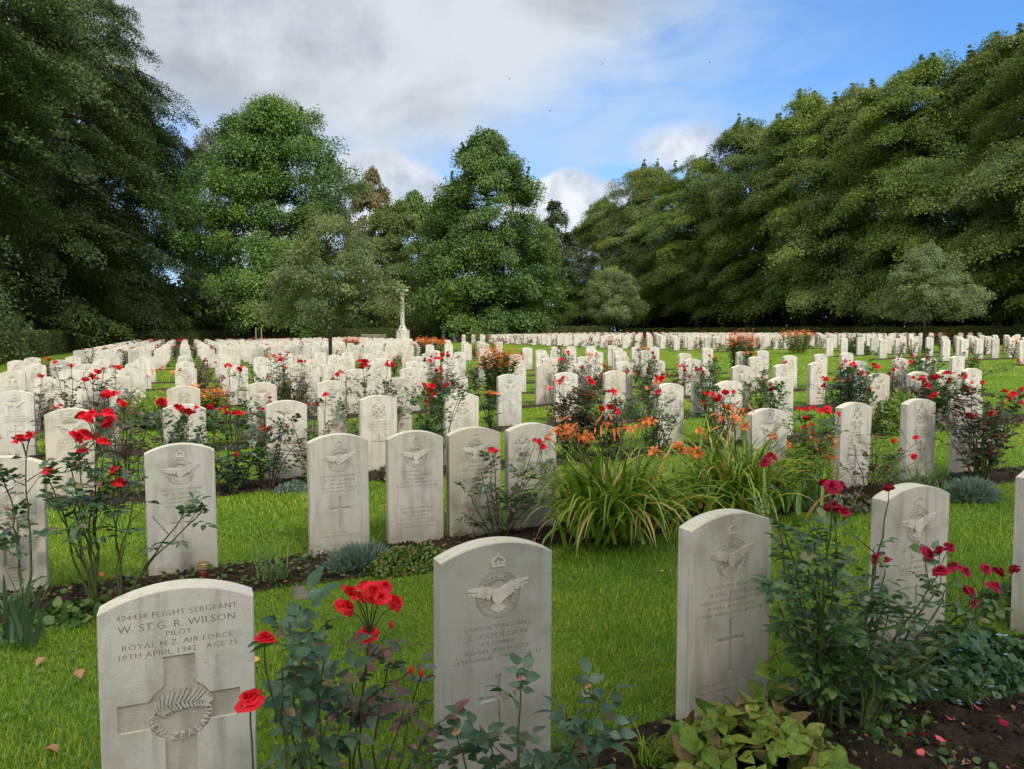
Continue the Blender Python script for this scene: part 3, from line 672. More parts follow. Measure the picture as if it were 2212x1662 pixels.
ORD = ['zeroth', 'first', 'second', 'third', 'fourth', 'fifth', 'sixth', 'seventh', 'eighth', 'ninth', 'tenth', 'eleventh', 'twelfth', 'thirteenth', 'fourteenth', 'fifteenth', 'sixteenth',
       'seventeenth', 'eighteenth', 'nineteenth', 'twentieth', 'twenty-first', 'twenty-second', 'twenty-third', 'twenty-fourth', 'twenty-fifth', 'twenty-sixth', 'twenty-seventh', 'twenty-eighth']
for _k in range(29, 60): ORD.append(['thirtieth', 'fortieth', 'fiftieth'][(_k//10)-3] if _k % 10 == 0 else ['twenty', 'thirty', 'forty', 'fifty'][_k//10-2]+'-'+ORD[_k % 10])
ROWS = {
 1: [-.037, .885, 1.82, 2.80, 3.75],
 2: [-.93, -.04, .89, 1.40, 1.83, 2.27, 4.47, 5.45, 6.31, 6.99],
 3: [-.93, -.03, .88, 1.79, 2.69, 5.38, 6.30, 7.15, 8.92, 9.75, 10.33, 10.90],
 4: [-1.81, -.95, -.03, .90, 1.80, 2.71, 3.55, 4.41, 5.37, 6.24, 7.95, 8.77, 9.72, 10.53, 11.59, 12.68, 13.49, 14.33],
 5: [-1.85, -.97, 1.87, 2.71, 3.65, 6.31, 7.15, 8.09, 8.87, 9.78, 11.48, 12.48, 13.40, 14.23],
 6: [-2.78, -1.88, -.97, 0, .93, 1.54, 2.12, 2.75, 3.69, 4.50, 5.32, 6.94, 7.75, 8.67, 9.71, 11.57, 13.40, 14.1],
 7: [-2.84, -1.92, -1.0, 0, .95, 1.88, 2.73, 3.59, 4.49, 5.41, 6.23, 7.20, 8.05, 8.85, 9.71, 10.57, 11.33, 12.2, 14.39],
 8: [-3.63, -2.79, -1.87, -.99, 0, 1.0, 1.84, 2.85, 3.77, 4.74, 6.47, 7.43, 8.33, 10.12, 11.08, 11.91, 12.9, 13.61, 14.32],
 9: [-3.74, -2.79, -1.86, -.97, 0, .98, 2.81, 3.81, 4.65, 5.73, 6.58, 7.51, 9.29, 10.87, 11.96, 12.62, 13.4, 14.3]}
WREATH = {(3, -.03), (3, 1.79), (3, 2.69), (4, -.03), (5, -1.85), (5, 1.87), (2, 5.45), (2, 6.31), (5, 6.31), (4, 6.24), (5, 7.15), (6, 5.32), (6, 11.57), (7, 8.05), (4, 12.68)}
HEROES = {(1, -.037): 'fern', (1, .885): 'goulden', (1, 1.82): 'dennis', (1, 2.80): 'observer', (2, -.93): 'hilton', (2, -.04): 'hogan', (2, .89): 'fox', (2, 1.40): 'barry', (2, 2.27): 'sutton'}
HLABEL = {'fern': 'large pale headstone with carved fern emblem and wide sunken cross, nearest the camera',
 'goulden': 'pale headstone with carved eagle badge between the fern headstone and the broad-leaved plant',
 'dennis': 'pale headstone with eagle badge and slim cross behind mottled broad-leaved plant',
 'observer': 'pale headstone half hidden behind the tall crimson rose bush',
 'hilton': 'weathered headstone with stained foot cut off by the left picture edge',
 'hogan': 'weathered headstone with slim cross and small lantern at its foot',
 'fox': 'pale grey-streaked headstone with cross beside blue-grey grassy mound',
 'barry': 'pale headstone with two names and no cross beside green sedum mound',
 'sutton': 'pale headstone with two leaf badges side by side, next to daylily clump'}
rs = random.Random(11)
cands = []                                       # every stone: (distance, row, p, plot)
for r, ps in ROWS.items():
    for p in ps: cands.append([r, p, 'left'])
for r in range(12, 28):
    for k in range(-4, 17):
        if rs.random() < .93: cands.append([r, k*PITCH_P+rs.uniform(-.04, .04), 'left'])
for r in RIGHT_ROWS:
    k = 0
    while k < 25:
        if rs.random() < .90: cands.append([r, 25.0+k*PITCH_P+rs.uniform(-.05, .05), 'right'])
        k += 1
for p in (31.2, 32.3, 33.3, 34.5, 35.6, 36.7): cands.append([28, p, 'right'])
vis = []
for r, p, plot in cands:
    q = ROW(r) if r != 28 else 74.6
    u, Zd = UZ(p, q)
    if Zd < .5 or u > 2212+90*(r == 1)+30 or u < -160: continue
    vis.append((Zd, r, p, q, plot))
vis.sort()
near, far = vis[:296], vis[296:]
STONES = {}; protos = {}
def put_stone(kind, r, p, q, label, group, parts=True, tilt=1.0):
    body, pm = HERO[kind]
    key = kind if parts else kind+'_bare'
    if key not in protos:
        o = link('headstone', body)
        if parts:
            for nm, me, subs in pm:
                c = link(nm, me, o)
                for n2, m2 in subs: link(n2, m2, c)
        protos[key] = o
    else:
        s0 = protos[key]; o = s0.copy(); COL.objects.link(o)
        for ch in list(s0.children):
            c = ch.copy(); COL.objects.link(c); c.parent = o
            for g2 in list(ch.children): d = g2.copy(); COL.objects.link(d); d.parent = c
    o.location = (p, q, float(G(p, q))-rs.uniform(0, .02)); o.rotation_euler = (DEG(rs.uniform(-.9, .6))*tilt, DEG(rs.uniform(-.7, .7))*tilt, DEG(rs.uniform(-1.5, 1.5)))
    tag(o, label, 'headstone', group); return o
by_row = {}
for Zd, r, p, q, plot in near: by_row.setdefault((r, plot), []).append(p)
SIGHT = lambda k: 'eagle' if 'eagle' in k else 'leaf-wreath'
for Zd, r, p, q, plot in near:
    ks = sorted(by_row[(r, plot)]); i = ks.index(p)+1
    hk = HEROES.get((r, p))
    if hk: o = put_stone(hk, r, p, q, HLABEL[hk], 'headstones of the two front rows', True, .6)
    else:
        kind = 'plain_wreath' if (r, p) in WREATH or (r > 5 and rs.random() < .15) else 'plain_eagle'
        if r == 1: lab = 'pale headstone cut off by the right picture edge'
        elif plot == 'left' and r <= 9:
            lab = f'pale {SIGHT(kind)} headstone, {ORD[i]} from the left in the {ORD[r]} row from the front'
            if (r, round(p, 2)) == (2, 1.83): lab = 'pale eagle headstone behind bronze-leaved rose, left of the two-badge headstone'
        elif plot == 'left': lab = f'small headstone, {ORD[i]} from left, {ORD[r-11]} row beyond the round young tree'
        else: lab = f'small headstone, {ORD[i]} from left, {ORD[r-3]} row of the plot right of the lawn'
        o = put_stone(kind, r, p, q, lab, 'headstones standing in rows', r <= 9, 1.0)
    STONES[(r, p)] = o
mb = MB(); A = profile(n=8)
for Zd, r, p, q, plot in far:
    n = len(A); g0 = float(G(p, q)); i = np.arange(n); j = (i+1) % n; a = DEG(rs.uniform(-2, 2)); ca, sa = math.cos(a), math.sin(a)
    def tr(y): return np.stack([p+A[:, 0]*ca-y*sa, q+A[:, 0]*sa+y*ca, A[:, 1]+g0], -1)
    mb.add(np.concatenate([tr(0), tr(ST)]), np.stack([i, j, j+n, i+n], -1)); mb.f.append(mb.n-2*n+i[None]); mb.f.append(mb.n-n+i[None, ::-1])
stuff(link('distant_headstones', mb.mesh('distant_headstones', M['stone'])))
print('stones', len(near), 'far', len(far))

# ================================================================== TREES
def crown(rng, H, R, prof, nb, nl, leaf, base=.12, rise=.25, droop=.35, flat=.35, cl=1.0, per=9, spread=.55, tmpl=RH_V, nrm_up=.6, rnd=.8, inner=.35, lump=.22, hang=0.0, topfill=1.0, plane=.3, shoots=0, shoot_l=1.6):
    """boughs from a trunk, clumps of leaves along each bough. Returns leaf mesh builder and bough paths"""
    mb = MB(); paths = []
    ph = rng.uniform(0, 6.28, 6)
    tz = base+(1-base)*rng.random(nb)**topfill
    az = (np.arange(nb)*2.39996+rng.normal(0, .25, nb)) % (2*np.pi)
    P, U, A = [], [], []
    for i in range(nb):
        t = tz[i]; a = az[i]
        lum = 1+lump*(math.sin(2*a+ph[0]+5*t)+math.sin(3*a+ph[1]-7*t)*.7+math.sin(5*a+ph[2]+11*t)*.4)
        L = R*np.interp(t, prof[0], prof[1])*lum*rng.uniform(.82, 1.06); L = max(L, .12*R)
        d = np.array([math.cos(a), math.sin(a), 0]); s = np.linspace(0, 1, 9)
        r_ = rise*L*(1 if t < .85 else 1.6); z0 = t*H-(r_-droop*L)*.6
        path = np.stack([d[0]*L*s, d[1]*L*s, z0+r_*s-droop*L*s**2.2], -1); path[:, 2] = np.clip(path[:, 2], .25, H)
        paths.append(path)
        k = max(3, int(per*(.5+.5*L/R)))
        ss = rng.uniform(inner, 1.0, k)**.8; c = np.stack([np.interp(ss, s, path[:, m]) for m in range(3)], -1)
        side = np.array([-d[1], d[0], 0]); w = spread*L*.5*np.sin(np.pi*np.clip(ss, .15, .92))
        c += side*rng.uniform(-1, 1, k)[:, None]*w[:, None]; c[:, 2] += rng.normal(0, .18*cl, k)
        up = np.array([0, 0, 1.])+d*(plane+droop*.4)
        P.append(c); U.append(np.tile(up, (k, 1))); A.append(np.tile(d, (k, 1)))
    if shoots:
        for i in rng.choice(nb, shoots):
            c = paths[i][-1]*np.array([.82, .82, 1]); m_ = 8; hh = np.linspace(0, shoot_l*rng.uniform(.4, 1.2), m_); P.append(c+np.stack([0*hh, 0*hh, hh], -1)+rng.normal(0, .07, (m_, 3))); U.append(np.tile([0., 0, 1], (m_, 1))); A.append(np.tile([0., 0, 1.2], (m_, 1)))
    P = np.concatenate(P); U = np.concatenate(U); A = np.concatenate(A)
    k = len(P); m = max(4, nl//(k-(8*shoots*3)//4)); crad = cl*rng.uniform(.65, 1.25, k)
    if shoots: crad[-8*shoots:] *= .15
    idx = np.repeat(np.arange(k), m); o = rdir(rng, len(idx))*(rng.random(len(idx))**.45)[:, None]
    up = norm(U)[idx]; x = norm(np.cross(up, rdir(rng, len(idx)))); y = np.cross(up, x)
    pos = P[idx]+crad[idx][:, None]*(x*o[:, :1]+y*o[:, 1:2]+up*(o[:, 2:3]*flat))
    rr = np.hypot(o[:, 0], o[:, 1]); pos[:, 2] -= (rr**2*.35*crad[idx])+hang*rng.random(len(idx))**2*crad[idx]
    pos[:, 2] = np.maximum(pos[:, 2], .12)
    if shoots:                                      # shoots at the skyline stay thin and see-through
        kp = (idx < k-8*shoots) | (rng.random(len(idx)) < .22); idx, pos, up = idx[kp], pos[kp], up[kp]
    nr = norm(np.array([0, 0, 1.])*nrm_up+A[idx]*.85+up*.35+rdir(rng, len(idx))*rnd); ax = norm(A[idx]*.8+rdir(rng, len(idx))*.8+np.array([0, 0, -.3-hang*.5]))
    scatter(mb, tmpl, RH_F, pos, frames(ax, nr), leaf*rng.uniform(.65, 1.3, len(idx)))
    return mb, paths
def trunk(rng, H, r0, paths, top=.93, lean=(0, 0), nlimb=40, bend=.02):
    mb = MB(); s = np.linspace(0, 1, 12)
    x = lean[0]*s+bend*H*np.sin(s*4+rng.uniform(0, 6))*s*.3; y = lean[1]*s+bend*H*np.sin(s*3+rng.uniform(0, 6))*s*.3
    pts = np.stack([x, y, -.3+s*(H*top+.3)], -1); rad = r0*(1-s)**.8*.92+.02*r0*4*.3; rad[0] *= 1.5; rad[1] *= 1.08
    tube(mb, pts, rad, 12)
    for p in paths[:nlimb]:
        if p[:, 2].max() > H*.95: continue
        L = np.hypot(*(p[-1]-p[0])[:2]); q = p.copy(); f = np.interp(q[:, 2], pts[:, 2], s)
        q[:, 0] += np.interp(f, s, x)*(1-np.linspace(0, 1, len(q))); q[:, 1] += np.interp(f, s, y)*(1-np.linspace(0, 1, len(q)))
        tube(mb, q[:8], np.linspace(min(.32*r0, .018*L+.01), .006+.0012*L, 8), 5, False)
    return mb
TREES = {}
def tree_kind(name, seed, H, R, prof, leafm, barkm, nb, nl, leaf, r0, nlimb=40, lean=(0, 0), top=.93, **k):
    rng = np.random.default_rng(seed)
    c, paths = crown(rng, H, R, prof, nb, nl, leaf, **k)
    t = trunk(rng, H, r0, paths, nlimb=nlimb, lean=lean, top=top)
    TREES[name] = (t.mesh('trunk', barkm), c.mesh('crown', leafm), leafm)
def plant_tree(kind, nm, p, q, label, sc=1.0, rz=0, group=None, mat_=None, zs=None):
    t, c, lm = TREES[kind]
    g = float(G(p, q))
    e = empty(nm, (p, q, g), label, 'tree', group); e.rotation_euler = (0, 0, rz); e.scale = (sc, sc, zs or sc)
    link('trunk', t, e)
    if mat_:
        c2 = c.copy(); c2.materials.clear(); c2.materials.append(mat_); c = c2
    link('crown', c, e); return e
BEECH = ([0, .1, .3, .55, .8, .93, 1], [.72, .95, 1, .92, .66, .40, .12])
tree_kind('beech_a', 1, 23, 7.6, BEECH, M['leaf_beech'], M['bark'], 190, 260000, .175, .42, base=.12, cl=1.35, per=10, flat=.20, droop=.48, rise=.30, hang=.35, rnd=.6, shoots=70, shoot_l=1.3, lump=.34)
tree_kind('beech_b', 2, 23, 7.2, ([0, .1, .3, .55, .8, .93, 1], [.6, .9, 1, .95, .7, .45, .15]), M['leaf_olive'], M['bark'], 180, 250000, .175, .42, base=.12, cl=1.4, per=10, flat=.20, droop=.42, rise=.32, hang=.45, rnd=.6, shoots=70, shoot_l=1.3, lump=.36)
tree_kind('hornbeam', 3, 27, 8.6, ([0, .1, .3, .6, .8, .93, 1], [.75, 1, 1, .86, .66, .42, .15]), M['leaf_dark'], M['bark'], 220, 260000, .18, .5, base=.05, cl=1.3, per=10, flat=.18, droop=.58, rise=.35, hang=.3, rnd=.6, shoots=70, shoot_l=1.3, lump=.30)
tree_kind('tulip', 4, 26, 8.2, ([0, .08, .2, .45, .65, .82, .93, 1], [.5, .8, .95, 1, .90, .68, .48, .2]), M['leaf_tulip'], M['bark'], 230, 220000, .25, .42, base=.05, cl=1.35, per=10, flat=.7, droop=.12, rise=.35, plane=.7, nrm_up=.5, rnd=.7, lump=.34, shoots=30)
tree_kind('conic', 5, 24, 8.2, ([0, .05, .2, .4, .55, .68, .78, .87, .95, 1], [.85, .98, 1, .99, .94, .84, .69, .49, .28, .1]), M['leaf_deep'], M['bark'], 260, 220000, .25, .38, base=.03, cl=1.2, per=10, flat=.65, droop=.2, rise=.22, plane=.7, nrm_up=.5, rnd=.7, lump=.12, shoots=16)
tree_kind('round', 6, 15, 6.5, ([0, .15, .4, .7, .9, 1], [.5, .85, 1, .85, .5, .15]), M['leaf_olive'], M['bark'], 80, 42000, .27, .3, base=.1, cl=1.1, per=7, flat=.5, droop=.25, rise=.3)
tree_kind('birch', 7, 22, 4.2, ([0, .25, .5, .8, 1], [.25, .8, 1, .7, .2]), M['leaf_birch'], M['bark_pale'], 80, 26000, .22, .2, base=.2, cl=.9, per=7, flat=.9, droop=.5, rise=.5, hang=1.4, rnd=1.2)
tree_kind('crab', 8, 5.45, 3.1, ([0, .2, .4, .6, .8, .95, 1], [.55, .95, 1, .92, .72, .42, .15]), M['leaf_crab'], M['bark'], 100, 42000, .085, .11, base=.27, cl=.40, per=10, flat=.5, droop=.26, rise=.42, rnd=.95, spread=.75, lump=.20, top=.8, shoots=40, shoot_l=.5)
tree_kind('silver', 9, 5.6, 2.6, ([0, .12, .3, .45, .62, .8, .93, 1], [.6, .92, 1, .97, .86, .62, .38, .14]), M['leaf_silver'], M['bark'], 105, 40000, .085, .10, base=.33, cl=.36, per=10, flat=.55, droop=.16, rise=.36, rnd=.95, spread=.7, hang=.2, lump=.24, top=.8, shoots=30, shoot_l=.45)
tree_kind('larch', 10, 19, 3.6, ([0, .3, .45, .7, .9, 1], [.2, .55, 1, .62, .35, .05]), M['leaf_larch'], M['bark_pale'], 120, 26000, .22, .30, nlimb=120, base=.2, cl=.62, per=9, flat=.5, droop=.30, rise=.16, hang=.9, rnd=1.3, lump=.35, lean=(1.6, 0), spread=.3)
def at(u, Zd): a = (u-1106)/FPX; X = a*Zd; return _c*X+_s*Zd, -_s*X+_c*Zd
def tall(kind, v_top, Zd, p, q, H): return (EYE-float(G(p, q))+(728-v_top)/FPX*Zd)/H
SP = [  # kind, name, u, distance, v of the top, label, rotation, group, material
 ('tulip', 'broadleaf_tree', 595, 70, 240, 'tall bright green tree with broad crown left of the stone cross', .4, None, None, .80),
 ('conic', 'broadleaf_tree', 1050, 79, 300, 'tall cone-shaped deep green tree right of the stone cross', 2.2, None, None, .88),
 ('birch', 'birch_tree', 452, 92, 296, 'grey-green airy birch rising behind the bright green tree', 0, None, None, 1.1),
 ('round', 'autumn_tree', 803, 104, 384, 'brownish turning tree whose round top shows behind the stone cross', 1, None, 'leaf_brown', .85),
 ('round', 'broadleaf_tree', 862, 90, 450, 'olive green rounded tree directly behind the stone cross', 2.9, None, None, .75),
 ('round', 'broadleaf_tree', 905, 100, 428, 'dull green tree filling the gap left of the cone-shaped tree', 4, None, 'leaf_deep', .9),
 ('round', 'broadleaf_tree', 1170, 90, 490, 'small fresh green tree on the right flank of the cone-shaped tree', 5, None, 'leaf_tulip', .5),
 ('larch', 'larch_tree', 1198, 92, 436, 'thin dark larch with leaning bare trunk and ragged top', -.4, None, None, 1.0),
 ('crab', 'young_tree', 714, 26.3, 474, 'small round-headed olive tree standing among headstones before the stone cross', 3.9, 'young trees on the lawn', None, .60),
 ('silver', 'young_tree', 1995, 34.8, 536, 'small silvery green tree with slim trunk, farthest right on the lawn', 1.4, 'young trees on the lawn', None, .92),
 ('silver', 'young_tree', 1325, 70, 585, 'small silver-green tree by the far hedge corner', 3.3, 'young trees on the lawn', None, 1.12)]
for kind, nm, u, Zd, vt, lab, rz, grp, mt, rsx in SP:
    p, q = at(u, Zd); H = {'tulip': 26, 'conic': 24, 'birch': 22, 'round': 15, 'larch': 19, 'crab': 5.45, 'silver': 5.6}[kind]
    z = tall(kind, vt, Zd, p, q, H*1.0)
    plant_tree(kind, nm, p, q, lab, (z+rsx)/2 if kind in ('crab', 'silver') else rsx, rz, grp, M[mt] if mt else None, z)
RIGHTT = [  # u, distance, top v, kind, label
 (2330, 47, 40, 'beech_a', 'tallest beech of the right-hand belt, at the right picture edge'), (2150, 57, 92, 'beech_b', 'tall dark-topped beech behind the right silvery young tree'),
 (1990, 60, 150, 'beech_a', 'beech with feathery top left of the tallest right-hand beeches'), (1850, 66, 200, 'beech_b', 'olive beech with broad top in the middle of the right-hand belt'),
 (1735, 72, 222, 'beech_a', 'mid-belt beech with yellowing low branches'), (1615, 80, 275, 'beech_b', 'olive-tinted beech sloping down to the left of the belt'),
 (1505, 88, 352, 'beech_a', 'smaller beech near the far end of the right-hand belt'), (1390, 96, 366, 'beech_b', 'rounded beech above the small silver-green tree'), (1300, 103, 440, 'beech_a', 'lowest leftmost beech of the right-hand belt beside the larch')]
rt = random.Random(4)
for u, Zd, vt, kind, lab in RIGHTT:
    p, q = at(u, Zd); z = tall(kind, vt, Zd, p, q, 23.3)
    plant_tree(kind, 'beech_tree', p, q, lab, min(max(z, .85), 1.08), rt.uniform(0, 6.28), 'beech belt along the right', M['leaf_shade'] if u in (2330, 2150, 1615) else M['leaf_beech'] if u == 1300 else None, z)
LEFTT = [(-300, 36, -420, 'dark overhanging tree cut off at the left picture edge'), (30, 52, -210, 'tallest dark hornbeam at the left'), (-40, 74, -60, 'dark hornbeam between the two tallest on the left'), (215, 72, 8, 'dark hornbeam with stepped edge against the clouds'),
         (285, 84, 165, 'lower dark hornbeam at the right end of the left-hand trees'), (110, 92, 60, 'dark hornbeam deep behind the left hedge')]
for u, Zd, vt, lab in LEFTT:
    p, q = at(u, Zd); z = tall('hornbeam', vt, Zd, p, q, 27.3)
    plant_tree('hornbeam', 'hornbeam_tree', p, q, lab, min(z, 1.05)*(1 if Zd < 80 else .82), rt.uniform(0, 6.28), 'dark hornbeams along the left', None, z)
# unseen birches added behind the camera to shade the front rows
for p, q, z, lab in [(-8.5, -12.5, .95, 'airy unseen birch added to shade the front row, far left of the camera'), (-2.5, -13.5, .9, 'airy unseen birch added to shade the front row, right behind it'), (3.5, -13.0, .9, 'airy unseen birch added to shade the front row, to the right'), (8.3, -13.5, .9, 'airy unseen birch added to shade the front row, far right of the camera')]:
    plant_tree('birch', 'birch_tree', p, q, lab, z*1.1, rt.uniform(0, 6.28), 'unseen birches added to shade the front rows', None, z)
# woodland beyond, one mass of foliage, and the low undergrowth behind the hedges
def mass(nm, segs, hfun, depth, n, leaf, mt, seed):
    rng = np.random.default_rng(seed); mb = MB()
    for (p0, q0), (p1, q1), h0, h1, m in segs:
        k = max(6, int(m*.012)); t = rng.random(k); cx = p0+(p1-p0)*t; cy = q0+(q1-q0)*t; d = np.array([-(q1-q0), p1-p0]); d = d/np.linalg.norm(d)
        off = rng.uniform(-depth, depth, k); cx += d[0]*off; cy += d[1]*off; h = h0+(h1-h0)*t; cz = h*rng.random(k)**.75
        i = rng.integers(0, k, m); o = rdir(rng, m)*rng.random(m)[:, None]**.4*np.array([1.3, 1.3, .7])*min(1.4, (h0+h1)/6)
        pos = np.stack([cx[i], cy[i], cz[i]], -1)+o; pos[:, 2] = np.maximum(pos[:, 2], .1); pos[:, 2] += G(pos[:, 0], pos[:, 1])
        ax = rdir(rng, m); nr = norm(np.stack([-.3*_s+0*ax[:, 0], -.5*_c+0*ax[:, 0], .6+0*ax[:, 0]], -1)+rdir(rng, m)*.9)
        scatter(mb, RH_V, RH_F, pos, frames(ax, nr), leaf*rng.uniform(.7, 1.3, m))
    stuff(link(nm, mb.mesh(nm, mt)))
mass('woodland', [((-30, 30), (-24, 112), 15, 15, 16000), ((-24, 112), (66, 116), 9, 10, 30000), ((-12, 100), (50, 104), 4.5, 4.5, 16000), ((63, 112), (65, 14), 10, 10, 26000)], None, 5, 0, .75, M['leaf_dark'], 31)
mass('undergrowth', [((-9, 87), (64, 90), 2.6, 3.4, 26000), ((-12, 30), (-10, 86), 2.5, 2.5, 7000), ((59.5, 90), (62, 14), 4.2, 4.2, 44000)], None, 1.6, 0, .42, M['leaf_dark'], 32)

# ================================================================== HEDGES
def hedge(x0, x1, y0, y1, h, label, n, leaf, seed, cut=.18):
    rng = np.random.default_rng(seed); g = float(G((x0+x1)/2, (y0+y1)/2))
    mb = MB(); nseg = 24
    lx, ly = x1-x0, y1-y0
    m = n; face = rng.random(m); u = rng.random(m); v = rng.random(m)
    long_x = lx > ly
    top = face < .25; front = (face >= .25) & (face < .85)
    X = np.where(top, u, u); along = u*(lx if long_x else ly); acrossw = ly if long_x else lx
    across = np.where(top, v*acrossw, np.where(front, 0, acrossw)); z = np.where(top, h, v*h)
    across = across+rng.normal(0, .035, m); z = z+rng.normal(0, .035, m)+.04*np.sin(along*1.7)+.03*np.sin(along*4.3)
    px = x0+(along if long_x else across); py = y0+(across if long_x else along)
    if not long_x and x0 < 0: px = x0+x1-px            # the left hedge shows its right-hand face
    pos = np.stack([px, py, np.maximum(z, .02)+G(px, py)], -1)
    nf = np.where(top[:, None], [0, 0, 1.], np.where(front[:, None], ([0, -1, .2] if long_x else ([1, 0, .2] if x0 < 0 else [-1, 0, .2])), ([0, 1, .2] if long_x else [0, 0, 1.])))
    scatter(mb, RH_V, RH_F, pos, frames(rdir(rng, m), nf+rdir(rng, m)*.7), leaf*rng.uniform(.7, 1.3, m))
    # dense inside
    ax_ = np.linspace(0, 1, nseg); I = .10
    for k in range(nseg-1):
        if long_x: a0, a1, b0, b1 = x0+lx*ax_[k], x0+lx*ax_[k+1], y0+I, y1-I
        else: a0, a1, b0, b1 = x0+I, x1-I, y0+ly*ax_[k], y0+ly*ax_[k+1]
        gg = [float(G(a, b)) for a, b in ((a0, b0), (a1, b0), (a1, b1), (a0, b1))]
        v = [(a0, b0, gg[0]-.2), (a1, b0, gg[1]-.2), (a1, b1, gg[2]-.2), (a0, b1, gg[3]-.2), (a0, b0, gg[0]+h-I), (a1, b0, gg[1]+h-I), (a1, b1, gg[2]+h-I), (a0, b1, gg[3]+h-I)]
        fs = [[4, 5, 6, 7]] + ([[0, 1, 5, 4], [2, 3, 7, 6]] if long_x else [[1, 2, 6, 5], [3, 0, 4, 7]])
        if k == 0: fs.append([3, 0, 4, 7] if long_x else [0, 1, 5, 4])
        if k == nseg-2: fs.append([1, 2, 6, 5] if long_x else [2, 3, 7, 6])
        mb.add(v, fs)
    tag(link('hedge', mb.mesh('hedge', M['leaf_hedge'])), label, 'hedge', 'clipped hedges round the cemetery')
hedge(-8.6, -7.5, 20, 78.0, 1.45, 'dark clipped hedge running along the left side', 30000, .10, 41)
hedge(-7.3, 47.9, 78.3, 79.4, 1.45, 'low clipped hedge closing the far side behind the cross', 34000, .13, 42)
hedge(49.2, 50.3, 22, 77.9, 1.15, 'low clipped hedge in front of the right-hand beeches', 34000, .11, 43)

# ================================================================== PLANTS
def rose_mesh(seed, hi=True):
    rng = np.random.default_rng(seed); mb = MB(); nu, nv = (4, 5) if hi else (3, 3)
    wh = [(5, .52, .10, .16, .80), (5, .45, .20, .12, .78), (5, .34, .28, .06, .8), (4, .22, .33, .03, .9), (3, .11, .35, .0, 1.1)] if hi else [(5, .52, .10, .14, .8), (5, .38, .25, .06, .85), (4, .18, .33, .0, 1.1)]
    for n, R, Hh, curl, wid in wh:
        off = rng.uniform(0, 6.28)
        for k in range(n):
            az = off+k*2*math.pi/n+rng.normal(0, .15); a = np.linspace(-1, 1, nu)[:, None]; b = np.linspace(.04, 1, nv)[None]
            rr = R*rng.uniform(.85, 1.12); phi = az+a*wid*(.35+.65*b); r = rr*b**.85*(1-.16*a*a*b)
            z = Hh*np.sin(b*1.5)-curl*b**4*rng.uniform(.4, 1.6)+.05*R*2*np.sin(3*a+rng.uniform(0, 6))*b+.02*a*a
            v = np.stack([r*np.cos(phi), r*np.sin(phi), z-.12], -1).reshape(-1, 3)
            i = (np.arange(nu-1)[:, None]*nv+np.arange(nv-1)[None]).ravel()
            mb.add(v, np.stack([i, i+nv, i+nv+1, i+1], -1))
    return mb
def daylily_mesh(seed):
    rng = np.random.default_rng(seed); mb = MB()
    for k in range(6):
        az = k*math.pi/3+rng.normal(0, .12); b = np.linspace(0, 1, 6)[None]; a = np.array([-1, 0, 1])[:, None]
        w = .10*np.sin(math.pi*np.clip(b*.86+.06, 0, 1))*(1.3 if k % 2 else .85); r = .06+.50*b**1.3; z = .55*np.sin(b*1.9)-.30*b**4-.2
        x = r*np.cos(az)-a*w*np.sin(az); y = r*np.sin(az)+a*w*np.cos(az)
        v = np.stack([x, y, z+.03*np.abs(a)], -1).reshape(-1, 3); i = (np.arange(2)[:, None]*6+np.arange(5)[None]).ravel()
        mb.add(v, np.stack([i, i+6, i+7, i+1], -1))
    tube(mb, [(0, 0, -.62), (0, 0, -.2)], [.03, .06], 5)
    return mb
def bud_mesh():
    mb = MB(); z = np.linspace(-.5, .6, 7); tube(mb, np.stack([0*z, 0*z, z], -1), .26*np.sin(np.linspace(.35, 3.0, 7))+.02, 7); return mb
BL = {}
for c_ in ('red', 'crimson', 'pink', 'orange'):
    BL[c_] = [rose_mesh(s_, True).mesh('bloom', M[c_], True) for s_ in (1, 2, 3)]
    BL[c_+'_lo'] = [rose_mesh(s_, False).mesh('bloom', M[c_], True) for s_ in (4, 5)]
BL['lily'] = [daylily_mesh(s_).mesh('bloom', M['orange'], True) for s_ in (1, 2)] + [daylily_mesh(3).mesh('bloom', M['rust'], True)]
BL['bud'] = [bud_mesh().mesh('bud', M['red'], True)]; BL['dry'] = [rose_mesh(9, False).mesh('bloom', M['dry'], True)]
def fine_leaf(nl=7):                              # smooth toothed leaflet: rows of five across
    t = np.linspace(0, 1, nl); w = .31*np.sin(np.pi*np.clip(t, .0, 1)**.82)**.9; v = []
    for i, (y, ww) in enumerate(zip(t, w)):
        ww = max(ww, .004)*(1.06 if i % 2 else .95); z = -.26*y*y
        for a in (-1, -.5, 0, .5, 1): v.append((a*ww, y-(.03 if abs(a) == 1 else 0), z+.20*ww*abs(a)**1.2+(.02 if abs(a) == .5 and i % 2 else 0)))
    f = [[i*5+j, i*5+j+1, (i+1)*5+j+1, (i+1)*5+j] for i in range(nl-1) for j in range(4)]
    return np.array(v), [np.array(f)]
BIG_V, BIG_F = fine_leaf()
def compound(mb, rng, pos, out, ls, tmpl=LEAF_V, faces=LEAF_F, n5=True):
    """compound rose leaves: a terminal leaflet and two pairs at each node"""
    n = len(pos); side = norm(np.cross(out, np.tile([0, 0, 1.], (n, 1)))+rdir(rng, n)*.15)
    up = norm(np.cross(side, out))+rdir(rng, n)*.25
    for f, sd, sc in ([(.95, 0, 1.0), (.72, 1, .9), (.72, -1, .9)]+([(.30, 1, .72), (.30, -1, .72)] if n5 else [])):
        s = ls*sc*rng.uniform(.8, 1.2, n)
        ax = out*(.9 if sd == 0 else .45)+side*sd*.95+rdir(rng, n)*.22; ax[:, 2] -= .12
        scatter(mb, tmpl, faces, pos+out*(ls*1.7*f)[:, None], frames(ax, up+rdir(rng, n)*.3), s)
